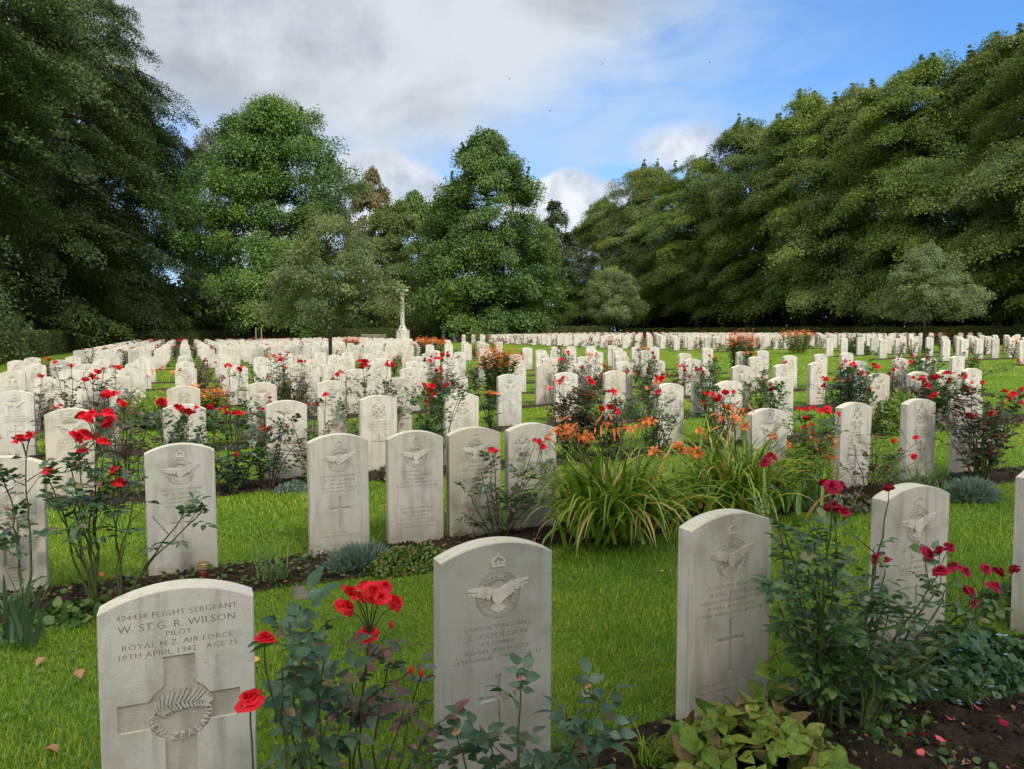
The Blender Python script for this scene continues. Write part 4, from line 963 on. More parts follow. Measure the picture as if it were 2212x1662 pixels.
def mesh_multi(name, parts, smooth=False):
    tot = MB(); cnt = []
    for mb, m in parts:
        n0 = sum(len(f) for f in tot.f)
        for f in mb.f: tot.f.append(np.asarray(f)+tot.n)
        tot.v += mb.v; tot.n += mb.n; cnt.append(sum(len(f) for f in tot.f)-n0)
    me = tot.mesh(name, None, smooth)
    for _, m in parts: me.materials.append(m)
    if len(me.polygons) == sum(cnt): me.polygons.foreach_set('material_index', np.repeat(np.arange(len(cnt)), cnt).astype(np.int32))
    return me
prng = np.random.default_rng(77)
def rose_bush(label, u, q, blooms, ls=.05, extra=6, h=.8, spread=.35, col='red', leafm='leaf_rose', lo=.25, per=7, r0=.006, base=None, group='rose bushes among the headstones', hi=True, buds=(), leafp=1.0, nbase=None, tips=(), node='rose_bush', t_leaf=True, umin=None):
    rng = prng; b = GP(u, q) if base is None else np.array(base); hi = 2 if q < 2 else hi
    e = empty(node, b, label, 'rose bush' if node == 'rose_bush' else 'shrub', group); b0 = b
    ends = [(W(x[0], x[1], q+(x[4] if len(x) > 4 else rng.uniform(-.10, .10)))-b0, x) for x in blooms]
    paths = []
    for P, x in ends: paths.append((P, x))
    for x in tips: paths.append((W(x[0], x[1], q+rng.uniform(-.1, .1))-b0, None))
    for k in range(extra):
        a = rng.uniform(0, 6.28); d = spread*rng.uniform(.3, 1.); paths.append((np.array([d*math.cos(a), .6*d*math.sin(a), h*rng.uniform(.45, 1.0)]), None))
    st, fo = MB(), MB(); N, O = [], []; allp = []
    nb = nbase or max(2, len(paths)//3); roots = np.stack([rng.normal(0, .05, nb), rng.normal(0, .035, nb), np.full(nb, -.03)], -1)
    # blooms that sit close together share one cane and part on short stalks at its head
    heads = []
    for P, x in ends:
        for hd in heads:
            if np.linalg.norm(np.mean(hd, 0)-P) < .11: hd.append(P); break
        else: heads.append([P])
    canes = [(np.mean(hd, 0)-np.array([0, 0, .055 if len(hd) == 1 else .10]), hd) for hd in heads]+[(P, None) for P, x in paths if x is None]
    for P, hd in canes:
        r_ = roots[int(np.argmin(np.abs(roots[:, 0]*3-P[0])))] if nb > 1 else roots[0]
        s = np.linspace(0, 1, 14)[:, None]; ez = s**rng.uniform(1.1, 1.6)
        path = r_+np.concatenate([(P-r_)[:2][None]*ez, (P-r_)[2]*s], 1); L = np.linalg.norm(P-r_)
        kink = np.cumsum(rng.normal(0, .012*L, (14, 2)), 0); path[:, :2] += (kink-kink[-1]*s)*np.sin(np.pi*s)**.5
        tube(st, path, np.linspace(r0*rng.uniform(.8, 1.2), r0*.40, 14), 5, False); allp += list(path)
        if hd:
            for T in hd: tube(st, [path[-1], path[-1]*.5+T*.5+np.array([0, 0, .012]), T-np.array([0, 0, .01])], [r0*.38, r0*.3, r0*.3], 4, False)
        k = int(rng.poisson(per*leafp*(1.5 if hd else 1.0))); ss = rng.uniform(lo, 1.0, k)
        for t in ss:
            c = np.array([np.interp(t, s[:, 0], path[:, m]) for m in range(3)]); a = rng.uniform(0, 6.28); N.append(c); O.append([math.cos(a), math.sin(a), rng.uniform(-.2, .7)])
        if not hd:                                                # a leaf closes every flowerless cane
            for _ in range(3): a = rng.uniform(0, 6.28); N.append(path[-1]-np.array([0, 0, .012*_])); O.append([math.cos(a), math.sin(a), .9])
        for _ in range(0 if umin else rng.poisson(1.3)):                       # a short leafy side shoot
            j = int(rng.integers(5, 13)); c = path[j]; a = rng.uniform(0, 6.28); d_ = np.array([math.cos(a), math.sin(a), rng.uniform(.5, 1.3)])*rng.uniform(.06, .16); tube(st, [c, c+d_*.5, c+d_], [r0*.4, r0*.33, r0*.25], 4, False)
            if t_leaf: 
                for f_ in (.6, 1.): N.append(c+d_*f_); O.append([math.cos(a+rng.normal(0, .8)), math.sin(a+rng.normal(0, .8)), .4])
    if umin is not None:                            # canes lean away from the stone beside them
        keep = []
        for i, (c, o_) in enumerate(zip(N, O)):
            o2 = np.array(o_)/np.linalg.norm(o_)*ls*1.9; u0, _z = UZ(*(b0+np.array(c)+o2)[:2]); zz = (b0+np.array(c))[2]
            if u0 < umin: o_[0], o_[1] = abs(o_[0]), abs(o_[1])*.3; u0, _z = UZ(*(b0+np.array(c)+np.array(o_)/np.linalg.norm(o_)*ls*.5)[:2])
            if u0 >= umin+10: keep.append(i)
        N = [N[i] for i in keep]; O = [O[i] for i in keep]
    if N: compound(fo, rng, np.array(N), norm(np.array(O)), ls*rng.uniform(.75, 1.2, len(N)), BIG_V if hi == 2 else LEAF_V if hi else RH_V*np.array([1.3, 1, 1]), BIG_F if hi == 2 else LEAF_F if hi else RH_F, True)
    for x in buds:                                  # every bud on its own stalk
        P = W(x[0], x[1], q)-b0; r_ = min(allp, key=lambda t: np.linalg.norm(t-P)+(.5 if t[2] > P[2]-.03 else 0)); tube(st, [r_, r_*.45+P*.55-np.array([0, 0, .01]), P], [r0*.4, r0*.34, r0*.3], 4, False)
    link('canes', st.mesh('canes', M['stem_green' if rng.random() < .6 else 'stem_brown'], True), e)
    link('foliage', fo.mesh('foliage', M[leafm], True), e)
    for P, x in ends:
        c = x[3] if len(x) > 3 and x[3] else col; sz = x[2] if len(x) > 2 else .05
        me = BL[c if hi or c+'_lo' not in BL else c+'_lo']; me = me[int(rng.integers(len(me)))]
        o = link('bloom', me, e, P, (rng.normal(.25, .45), rng.normal(0, .45), rng.uniform(0, 6.28)), sz*rng.uniform(.85, 1.15))
    for x in buds:
        P = W(x[0], x[1], q)-b0; r_ = roots[0]; s = np.linspace(0, 1, 8)[:, None]
        o = link('bud', BL['bud' if len(x) < 3 else x[2]][0], e, P, (rng.normal(0, .3), rng.normal(0, .3), 0), .020)
    return e
# ---- front row bed -------------------------------------------------------------
rose_bush('scarlet rose bush with dusky leaves right of the fern headstone', 700, 1.78,
    [(757, 1277, .052), (785, 1266, .052), (808, 1277, .05), (832, 1264, .045), (748, 1310, .05), (856, 1299, .042), (795, 1367, .058), (823, 1290, .05), (773, 1288, .045)], .042, 0, .5, .3, 'red', 'leaf_rose_red', .12, 6, .0048, leafp=1.0, umin=560, t_leaf=False, buds=[(910, 1455), (888, 1448), (845, 1350)],
    tips=[(905, 1470), (840, 1430), (760, 1470), (870, 1540), (700, 1570), (640, 1590), (930, 1570)])
rose_bush('blue-leaved rose with two low scarlet blooms overlapping the fern headstone', 600, 1.70, [(571, 1376, .050, None, -.12), (540, 1508, .055, None, -.14)], .058, 0, .5, .3, 'red', 'leaf_rose', .25, 5, .005, umin=545, t_leaf=False,
    tips=[(625, 1345), (650, 1385), (700, 1430), (690, 1500), (655, 1555), (740, 1560), (610, 1450)])
rose_bush('leafy rose without open blooms hiding the foot of the second headstone', 1090, 1.70, [], .052, 0, .4, .3, 'red', 'leaf_rose', .35, 6, .0055, t_leaf=False,
    tips=[(1125, 1500), (1285, 1515), (1240, 1580), (1000, 1630), (1060, 1600), (1180, 1640), (1310, 1610), (930, 1650), (1240, 1650)], buds=[(1125, 1462, 'dry'), (1270, 1480, 'dry'), (985, 1580, 'dry')])
rose_bush('tall crimson rose bush before the half hidden headstone', 1815, 1.90, [(1797, 1050, .062), (1780, 1042, .05), (1816, 1046, .05), (1800, 1095, .062), (1825, 1103, .055), (1920, 1053, .05), (1893, 1204, .055), (1912, 1210, .05), (2005, 1195, .06), (2030, 1187, .062), (2052, 1180, .045), (2033, 1232, .065), (2062, 1222, .06), (2085, 1233, .055),
     (2095, 1278, .065), (2108, 1302, .05), (2130, 1228, .06), (2160, 1235, .06), (2190, 1228, .045), (2150, 1265, .06), (1665, 985, .055), (1652, 997, .04)],
    .045, 4, .7, .25, 'crimson', 'leaf_rose_green', .22, 5, .006, nbase=5,
    tips=[(1690, 1140), (1700, 1220), (1680, 1300), (1740, 1180), (1720, 1350), (1760, 1260), (1800, 1220), (1850, 1330), (1700, 1290), (1785, 1150), (1785, 1330), (1760, 1180), (1740, 1420), (1830, 1420), (2100, 1330)])
rose_bush('low fallen-looking pink-red rose behind the crimson bush', 1830, 2.35, [(1800, 1395, .05, 'pink'), (1826, 1402, .05, 'red'), (1850, 1412, .05, 'red'), (1725, 1450, .04, 'pink')], .04, 3, .25, .2, 'red', 'leaf_rose_green', .3, 4, .004)
# ---- second row bed -------------------------------------------------------------
rose_bush('leggy scarlet rose bush with bare canes left of the lantern headstone', 205, 4.33,
    [(179, 897, .075), (198, 893, .07), (190, 905, .07), (232, 890, .075), (236, 903, .06), (160, 938, .065), (182, 936, .075), (172, 945, .06), (208, 943, .07), (224, 952, .07), (177, 969, .065), (104, 1014, .06), (246, 1015, .065), (259, 1041, .08), (166, 1047, .045), (230, 915, .06)],
    .058, 2, .8, .4, 'red', 'leaf_rose', .60, 4, .007, nbase=2, t_leaf=False, tips=[(400, 1105), (437, 1105), (150, 1000), (245, 1060), (120, 1090)])
rose_bush('bronze-leaved rose with few scarlet blooms before the two-badge headstone', 1085, 4.62, [(1062, 970, .06), (1072, 975, .05), (1165, 955, .075), (1155, 950, .05), (1172, 965, .05), (1015, 1100, .03, 'pink'), (1130, 1045, .03, 'pink')],
    .05, 2, .6, .25, 'red', 'leaf_rose', .3, 4, .006, t_leaf=False, tips=[(1010, 1060), (1190, 1010), (1040, 1020), (1120, 1030), (1150, 1090)])
rose_bush('dense scarlet rose bush with bronze leaves at the right picture edge', 2130, 4.45, [(2170, 845, .08), (2190, 850, .08), (2205, 842, .08), (2180, 860, .07), (2205, 868, .08), (2092, 896, .07), (2107, 899, .07), (2140, 893, .07), (2155, 897, .07), (2165, 870, .06), (2212, 855, .07)],
    .058, 14, .85, .42, 'red', 'leaf_rose_red', .3, 8, .008)
rose_bush('sparse rose with dead heads before the tall right-hand wreath headstone', 1890, 4.42, [(1846, 963, .025, 'dry'), (1880, 968, .025, 'dry'), (1884, 962, .02, 'dry'), (1930, 952, .055), (1976, 986, .065), (1979, 944, .055)], .04, 5, .55, .3, 'red', 'leaf_rose_red', .4, 4, .005)
rose_bush('scarlet rose spreading its flat heads left of the first right-hand wreath headstone', 1765, 4.45, [(1727, 883, .065), (1742, 884, .07), (1757, 880, .07), (1772, 886, .075), (1786, 884, .075), (1793, 890, .06), (1742, 902, .06), (1812, 895, .07), (1755, 917, .06), (1738, 921, .05)], .05, 5, .8, .3, 'red', 'leaf_rose_green', .35, 6, .007)
# ---- third row bed and beyond: clusters read off the photograph --------------------
def cl(u, v, n, w=14, hgt=6, s=.07, c=None):
    return [(u+prng.uniform(-w, w), v+prng.uniform(-hgt, hgt), s*prng.uniform(.85, 1.15), c) for _ in range(n)]
MID = [
 (405, 7.0, cl(400, 884, 8, 26, 8)+cl(390, 880, 3), 'leaf_rose', 'scarlet rose whose flat flower head crosses a wreath headstone', 6, .75),
 (478, 7.0, cl(485, 886, 4, 12)+cl(510, 888, 5, 14, 7)+cl(450, 876, 2, 6), 'leaf_rose', 'scarlet rose with two flower heads beside the grass path of the third row', 4, .6),
 (262, 7.15, cl(232, 850, 7, 16, 5)+cl(266, 868, 4, 8), 'leaf_rose_red', 'scarlet rose in front of the second headstone of the third row', 5, .75),
 (345, 7.2, cl(345, 870, 6, 10, 6), 'leaf_rose', 'scarlet rose left of the wreath headstones near the left', 4, .6),
 (505, 7.0, cl(507, 980, 1, 2, 2, .06), 'leaf_rose', 'sparse rose with a single scarlet bloom behind the lantern headstone', 5, .55),
 (575, 7.05, cl(566, 922, 2, 8, 4)+cl(578, 931, 2, 4)+cl(598, 963, 1, 2, 2), 'leaf_rose', 'leaning rose with three scarlet blooms left of a third row headstone', 6, .6),
 (680, 7.0, cl(705, 852, 1, 2, 2, .08)+cl(684, 874, 1, 2, 2), 'leaf_rose_red', 'thin rose with two scarlet blooms between third row headstones', 4, .7),
 (935, 7.1, cl(928, 835, 6, 10, 4)+cl(962, 834, 2, 4)+cl(926, 852, 2, 4)+cl(941, 854, 2, 4)+cl(918, 872, 2, 4), 'leaf_rose_green', 'upright scarlet rose with leafy base left of the path headstones', 8, .8),
 (960, 9.8, cl(945, 770, 3, 8)+cl(960, 766, 3, 8)+cl(946, 797, 2, 5)+cl(930, 775, 2, 5), 'leaf_rose_red', 'bushy bronze-leaved scarlet rose behind the leafy upright rose', 16, .95),
 (1240, 7.0, cl(1218, 813, 2, 5)+cl(1276, 820, 4, 6, 8)+cl(1274, 851, 2, 5)+cl(1203, 826, 3, 8, 5, .06, 'pink')+cl(1189, 838, 2, 5, 4, .05, 'pink'), 'leaf_rose_red', 'broad dark-leaved rose with red and coral blooms behind the daylilies', 22, .75),
 (1325, 6.9, cl(1322, 848, 4, 8)+cl(1318, 877, 4, 6, 6)+cl(1304, 886, 2, 4)+cl(1331, 886, 3, 6)+cl(1340, 912, 1, 3, 3, .05, 'pink'), 'leaf_rose_red', 'slender scarlet rose right behind the big daylily clump', 4, .7),
 (1412, 7.05, cl(1424, 816, 6, 10, 4)+cl(1414, 826, 4, 8, 4, .06, 'orange')+cl(1395, 838, 2, 4, 4, .05, 'orange')+cl(1424, 846, 2, 4), 'leaf_rose', 'scarlet and orange rose left of the tall headstone with thin cross', 8, .75),
 (1560, 7.1, cl(1540, 856, 7, 14, 7, .085)+cl(1518, 868, 3, 6)+cl(1566, 850, 5, 8, 6)+cl(1584, 848, 1, 2, 2), 'leaf_rose_green', 'bright scarlet rose with large flower head above the second daylily clump', 8, .75),
 (1835, 7.1, cl(1784, 818, 4, 7)+cl(1840, 790, 5, 9)+cl(1812, 816, 3, 8)+cl(1860, 808, 3, 6)+cl(1880, 844, 2, 5)+cl(1780, 828, 3, 5)+cl(1834, 822, 2, 5)+cl(1890, 789, 5, 11, 4), 'leaf_rose', 'wide scarlet rose bush with two raised heads right of the aisle headstones', 20, .9),
 (2030, 7.1, cl(2020, 815, 6, 10, 8, .085)+cl(2045, 806, 4, 8)+cl(2054, 825, 2, 5)+cl(2010, 838, 3, 6)+cl(2080, 812, 4, 8)+cl(2095, 832, 3, 7)+cl(2120, 828, 3, 7), 'leaf_rose_green', 'sprawling scarlet rose before a half hidden headstone at the right', 18, .85),
 (1995, 9.8, cl(1965, 784, 6, 12, 5)+cl(1978, 768, 4, 7)+cl(1998, 768, 4, 8)+cl(2015, 782, 4, 9)+cl(1940, 779, 3, 7), 'leaf_rose', 'large-headed scarlet rose in the fourth row below the silvery young tree', 14, .9),
 (785, 9.8, cl(788, 783, 9, 13, 9, .09), 'leaf_rose', 'scarlet rose with a dense round head before the young tree trunk', 6, .8),
 (842, 9.9, cl(843, 790, 5, 8, 7)+cl(836, 781, 2, 4), 'leaf_rose_red', 'scarlet rose right of the dense round-headed rose', 5, .7),
 (575, 9.8, cl(569, 877, 2, 4)+cl(584, 864, 2, 4), 'leaf_rose', 'thin rose with two bloom clusters in the fourth row bed', 4, .55),
 (1525, 9.8, cl(1510, 797, 5, 8, 3, .07, 'crimson')+cl(1528, 801, 4, 10, 5, .07, 'crimson')+cl(1520, 814, 1, 3), 'leaf_rose_green', 'crimson rose in the fourth row before the tall orange flower clump', 10, .8),
 (1395, 12.4, cl(1405, 766, 4, 7)+cl(1400, 782, 4, 8, 8, .07, 'orange')+cl(1396, 803, 3, 8)+cl(1415, 778, 3, 7), 'leaf_rose_green', 'orange-red rose bush in the fifth row among white headstones', 14, .85),
 (1215, 12.4, cl(1232, 763, 5, 7, 4)+cl(1209, 778, 4, 6, 4), 'leaf_rose_red', 'red rose with two heads in the fifth row right of the first orange clump', 6, .7),
 (1280, 12.4, cl(1280, 770, 5, 10, 8, .08, 'orange')+cl(1256, 793, 2, 4), 'leaf_rose_red', 'coral-orange rose in the fifth row bed near the picture middle', 8, .7),
 (500, 9.7, cl(494, 789, 4, 8, 4)+cl(521, 796, 3, 8), 'leaf_rose', 'scarlet rose close to the left plot path in the fourth row', 6, .75),
 (590, 12.4, cl(584, 769, 4, 8, 5, .07, 'orange')+cl(600, 776, 3, 6), 'leaf_rose_green', 'coral rose in the fifth row left of the young tree trunk', 8, .75),
 (625, 12.4, cl(611, 779, 4, 6)+cl(614, 793, 2, 5), 'leaf_rose_red', 'dark-leaved red rose in the fifth row beside the coral rose', 10, .7),
 (652, 12.5, cl(651, 778, 6, 9, 4), 'leaf_rose_red', 'red rose with small flat head in the fifth row left of the trunk', 5, .6),
 (205, 9.8, cl(206, 812, 4, 9, 6)+cl(215, 800, 3, 8)+cl(186, 815, 3, 7), 'leaf_rose_red', 'scarlet rose in the fourth row on the left', 7, .75),
 (245, 12.4, cl(248, 793, 4, 9, 4)+cl(190, 807, 0), 'leaf_rose_red', 'scarlet rose in the fifth row on the left', 6, .7),
 (92, 12.4, cl(91, 810, 3, 7, 3), 'leaf_rose_red', 'scarlet rose nearest the left hedge in the fifth row', 5, .6),
 (160, 10.0, cl(156, 790, 2, 5, 3)+cl(118, 788, 1), 'leaf_rose_red', 'thin bronze rose between headstones at the far left', 5, .7),
 (25, 4.4, cl(42, 945, 2, 5, 4)+cl(66, 943, 2, 6, 5)+cl(3, 945, 1), 'leaf_rose', 'low scarlet rose between the two headstones at the left picture edge', 2, .5),
 (2100, 12.4, cl(2110, 779, 5, 10, 5)+cl(2205, 780, 5, 10, 5), 'leaf_rose', 'orange-red rose in the fifth row near the right edge', 8, .8),
 (1640, 9.8, cl(1650, 828, 3, 6)+cl(1642, 820, 2, 5), 'leaf_rose_green', 'crimson-flowered rose beside a fourth row headstone', 7, .7),
 (1663, 6.9, cl(1668, 838, 4, 8, 8, .07, 'crimson'), 'leaf_rose_green', 'crimson rose at the edge of a third row headstone', 7, .75)]
for u, q, bl, lm, lab, ex, h in MID:
    bl = [x if len(x) > 3 and x[3] else (*x[:3], None) for x in bl]
    rose_bush(lab, u, q, bl, .055, ex, h, .36, 'red', lm, .25, 7, .007, hi=False)

# ---- strap-leaved, tufted and mounded plants ------------------------------------------
def strap_leaves(mb, rng, n, L, w, arch, spread, base=.1, seg=8):
    for k in range(n):
        a = rng.uniform(0, 6.28); l = L*rng.uniform(.6, 1.1); t = np.linspace(0, 1, seg); e0 = rng.uniform(.9, 1.45); cur = arch*rng.uniform(.5, 1.4)
        th = e0-cur*t**1.5; dr = np.cumsum(np.cos(th))/seg*l; dz = np.cumsum(np.sin(th))/seg*l
        b = np.array([rng.normal(0, base), rng.normal(0, base*.7)]); c = np.stack([b[0]+np.cos(a)*dr*spread, b[1]+np.sin(a)*dr*spread, np.maximum(dz, .015-.02*t)], -1)
        ww = w*rng.uniform(.7, 1.2)*(1-t**2.2)*.5+.0008; s = np.array([-np.sin(a), np.cos(a), 0]); m = c.copy(); m[:, 2] -= ww*.5
        v = np.concatenate([c-s*ww[:, None], m, c+s*ww[:, None]]); i = np.arange(seg-1)
        mb.add(v, np.concatenate([np.stack([i, i+1, i+seg+1, i+seg], -1), np.stack([i+seg, i+seg+1, i+2*seg+1, i+2*seg], -1)]))
def daylily(label, u, q, n, L, flowers, cat='daylily', w=.022, base=.12, col='lily', group='daylily clumps'):
    rng = prng; b = GP(u, q); e = empty('daylily', b, label, cat, group)
    mb = MB(); strap_leaves(mb, rng, n, L, w, 1.7, .82, base); link('foliage', mb.mesh('foliage', M['lily_leaf'], True), e)
    st = MB()
    for x in flowers:
        P = W(x[0], x[1], q+rng.uniform(-.15, .15))-b; s = np.linspace(0, 1, 8)[:, None]; r_ = np.array([rng.normal(0, base*.5), rng.normal(0, base*.4), 0])
        path = r_+np.concatenate([(P-r_)[:2][None]*s**1.3, (P-r_)[2]*s], 1); path[-1, 2] -= .03; tube(st, path, np.linspace(.004, .002, 8), 5, False)
        k = x[2] if len(x) > 2 else 'o'
        me = BL['lily'][int(rng.integers(3))]
        if k == 'b': link('bud', BL['bud'][0] if 0 else BUDO, e, P, (rng.normal(0, .7), rng.normal(.4, .6), rng.uniform(0, 6)), (.022, .022, .085))
        else: link('bloom', me, e, P, (rng.normal(.5, .5), rng.normal(0, .6), rng.uniform(0, 6.28)), .088*rng.uniform(.85, 1.15))
    link('flower_stalks', st.mesh('flower_stalks', M['stem_green'], True), e); return e
BUDO = bud_mesh().mesh('bud', M['orange'], True)
X6 = lambda x, y: (1106+x/3.846, 691.3+y/3.846); X7 = lambda x, y: (1659.1+x/3.846, 691.3+y/3.846)
fl = [X6(*t)+(k,) for *t, k in [(380, 930, 'o'), (440, 945, 'o'), (360, 810, 'b'), (435, 820, 'b'), (510, 955, 'o'), (560, 985, 'o'), (610, 950, 'o'), (310, 985, 'o'), (690, 920, 'b'), (820, 810, 'b'), (850, 960, 'b'), (1050, 890, 'b'), (1000, 920, 'o'), (1110, 845, 'o'), (1165, 850, 'o'), (500, 890, 'b'), (740, 930, 'b'), (540, 900, 'b'), (1185, 1105, 'o'), (1260, 1130, 'b'), (600, 1010, 'o'), (470, 900, 'o'), (650, 980, 'o'), (880, 930, 'o'), (930, 880, 'b'), (1090, 870, 'o'), (790, 880, 'o'), (720, 830, 'b')]]
daylily('large daylily clump with arching strap leaves and orange flowers before the grass gap', 1326, 4.22, 430, .94, fl, base=.15, w=.031)
fl = [X6(*t)+(k,) for *t, k in [(1870, 690, 'b'), (1830, 745, 'o'), (1900, 765, 'o'), (1990, 740, 'b'), (1920, 880, 'o'), (1960, 790, 'b'), (1680, 780, 'b'), (1470, 1100, 'o'), (1420, 1110, 'b'), (1310, 1050, 'b'), (1540, 1110, 'o'), (1780, 730, 'o'), (1950, 890, 'o'), (1730, 830, 'o'), (1610, 960, 'b'), (1560, 930, 'o'), (1850, 830, 'o'), (1690, 900, 'b'), (1380, 1060, 'o')]] + [X7(30, 980)+('o',), X7(170, 1050)+('o',)]
daylily('second daylily clump with upright leaves and rusty flowers under the scarlet roses', 1610, 4.40, 360, .95, fl, base=.22, w=.029)
fl = [X7(*t)+('o',) for t in [(340, 940), (360, 1000), (420, 1010), (340, 1060), (450, 1070), (520, 1050), (560, 1030), (400, 1100), (530, 1130), (470, 1150), (370, 1130), (510, 1000)]]
daylily('compact orange daylily between the two daylily clumps and the wreath headstone', 1768, 4.62, 60, .5, fl, base=.1, w=.016)
daylily('leafy dark green daylily clump with few rusty flowers beside the left plot path', 335, 12.3, 190, .85, cl(345, 800, 4, 20, 8)and [(330, 803), (350, 797), (372, 806), (318, 815), (390, 800)], base=.28, w=.04)
def tuft(label, u, q, n, L, w, m, cat='grassy plant', arch=1.2, spread=.8, base=.05, node='grassy_plant'):
    mb = MB(); strap_leaves(mb, prng, n, L, w, arch, spread, base, 6); e = link(node, mb.mesh(node, M[m], True), None, GP(u, q)); return tag(e, label, cat)
tuft('thin onion-like grassy tuft beside the lantern headstone', 582, 4.32, 46, .34, .006, 'tuft_green', base=.04)
tuft('grey-green sword-leaved iris at the left picture edge', 5, 3.9, 34, .46, .022, 'iris', 'iris', .5, .7, .05, 'iris')
tuft('grey-green iris fan beneath the compact orange daylily', 1750, 4.25, 30, .42, .022, 'iris', 'iris', .5, .55, .07, 'iris')
tuft('long thin grass tuft at the foot of the far right wreath headstone', 1992, 4.3, 120, .42, .005, 'tuft_green', base=.12)
tuft('near-black grassy tuft beside the tall thin-crossed headstone', 1415, 5.0, 60, .25, .007, 'black', arch=1.6, base=.05)
tuft('dark green iris clump among third row roses', 1365, 9.8, 60, .5, .02, 'iris', 'iris', .8, .6, .1, 'iris')
def dome(label, u, q, rx, ry, h, n, tmpl, faces, size, m, node, cat, droop=.0, out=.7, flowers=None, base=None, spread_up=.5, group=None, q_is_base=True):
    rng = prng; b = GP(u, q)
    d = rdir(rng, n); d[:, 2] = np.abs(d[:, 2]); r = rng.uniform(.55, 1.0, n)[:, None]**.5*(1+.16*vnoise(d[:, 0]*3+u, d[:, 1]*3)[:, None])
    pos = d*r*np.array([rx, ry, h]); nr = norm(d*out+np.array([0, 0, spread_up])+rdir(rng, n)*.5); ax = norm(d*.6+rdir(rng, n)*.8-np.array([0, 0, droop]))
    mb = MB(); scatter(mb, tmpl, faces, pos, frames(ax, nr), size*rng.uniform(.65, 1.25, n))
    if flowers is None:
        return tag(link(node, mb.mesh(node, M[m], True), None, b), label, cat, group)
    e = empty(node, b, label, cat, group); link('foliage', mb.mesh('foliage', M[m], True), e)
    fn, fs, fm = flowers; d = rdir(rng, fn); d[:, 2] = np.abs(d[:, 2]); fb = MB()
    for k in range(5):
        a = k*2*math.pi/5; ax = norm(np.stack([np.cos(a)+0*d[:, 0], np.sin(a)+0*d[:, 0], .3+0*d[:, 0]], -1)); scatter(fb, RH_V*np.array([1.3, 1, 1]), RH_F, d*np.array([rx, ry, h])*1.03+np.array([0, 0, .01]), frames(ax, np.tile([0, 0, 1.], (fn, 1))), np.full(fn, fs))
    o = link('flower_sprays', fb.mesh('flower_sprays', M[fm]), e); o['kind'] = 'stuff'; return e
NEEDLE = np.array([(-.06, 0, 0), (.06, 0, 0), (.045, .6, .05), (-.045, .6, .05), (0, 1, 0)])
def bristle(label, u, q, rx, ry, h, n, L, m, node='dianthus_mound', cat='mound plant'):
    rng = prng; d = rdir(rng, n); d[:, 2] = np.abs(d[:, 2]); pos = d*np.array([rx, ry, h])*rng.uniform(.55, .95, n)[:, None]; ax = norm(d+np.array([0, 0, .5])+rdir(rng, n)*.55)
    mb = MB(); scatter(mb, NEEDLE, BLADE_F, pos, frames(ax, rdir(rng, n)), L*rng.uniform(.6, 1.2, n))
    return tag(link(node, mb.mesh(node, M[m], True), None, GP(u, q)), label, cat)
bristle('blue-grey grassy mound between the streaked and the two-name headstones', 772, 4.42, .20, .14, .12, 1800, .075, 'tuft_blue')
dome('low bright green sedum mound before the two-name headstone', 890, 4.28, .30, .13, .14, 2600, RH_V*np.array([1.4, 1, 1]), RH_F, .022, 'sedum', 'sedum_mound', 'mound plant', group=None)
bristle('grey-green mound at the foot of the far right wreath headstone', 2110, 4.05, .26, .16, .15, 2000, .08, 'tuft_blue')
dome('grey-green creeping mound before a third row headstone', 630, 6.85, .17, .12, .09, 900, RH_V, RH_F, .03, 'tuft_blue', 'creeping_plant', 'mound plant')
dome('rounded yellow-green shrub between the third row headstones at the right', 1945, 6.95, .34, .30, .50, 1500, LANCE_V*np.array([1.5, 1, 1]), RH_F, .085, 'shrub', 'spirea_shrub', 'shrub')
dome('small bushy green plant right of the rounded yellow-green shrub', 2012, 7.0, .22, .2, .22, 500, RH_V*np.array([1.3, 1, 1]), RH_F, .05, 'leafy', 'leafy_plant', 'plant')
dome('pale lime flowering shrub beside the path headstones in mid field', 1022, 13.2 if False else 15.1, .36, .3, .42, 600, RH_V*np.array([1.4, 1, 1]), RH_F, .05, 'shrub', 'hydrangea_shrub', 'shrub', flowers=(60, .05, 'white_petal'))
dome('mottled broad-leaved plant sprawling before the slim-cross headstone', 1640, 1.80, .285, .20, .20, 440, BIG_V*np.array([.98, 1, 1.3]), BIG_F, .082, 'broad', 'broad_leaved_plant', 'plant', droop=.1, out=.6, spread_up=.55)
dome('upright mottled shoot of broad leaves touching the slim-cross headstone', 1668, 1.93, .06, .05, .29, 30, BIG_V*np.array([.98, 1, 1.3]), BIG_F, .08, 'broad', 'broad_leaved_plant', 'plant', droop=-.4, out=.7, spread_up=.5)
dome('dark green ground cover with tiny blue flowers right of the crimson rose', 2070, 2.02, .46, .26, .15, 2800, BIG_V*np.array([1.9, 1, 1]), BIG_F, .032, 'campan', 'bellflower', 'plant', flowers=(50, .011, 'blue'))
dome('green leafy seedlings at the right picture edge by the bare soil', 2200, 2.30, .14, .14, .16, 130, LEAF_V*np.array([1.6, 1, 1]), LEAF_F, .045, 'leafy', 'leafy_plant', 'plant')
dome('broad green leaves at the foot of the leggy scarlet rose', 165, 4.22, .24, .12, .08, 120, LEAF_V*np.array([1.2, 1, 1]), LEAF_F, .065, 'leafy', 'leafy_plant', 'plant')
dome('dark bronze leafy mound left of the wreath headstone in the second row bed', 1850, 4.22, .22, .14, .12, 500, LEAF_V*np.array([1.3, 1, 1]), LEAF_F, .04, 'leaf_rose_red', 'heuchera', 'plant')
dome('bronze and green mound between the streaked headstone and the wreath stone behind', 858, 7.0, .2, .15, .17, 600, RH_V*np.array([1.4, 1, 1]), RH_F, .035, 'leaf_rose_red', 'heuchera', 'plant')
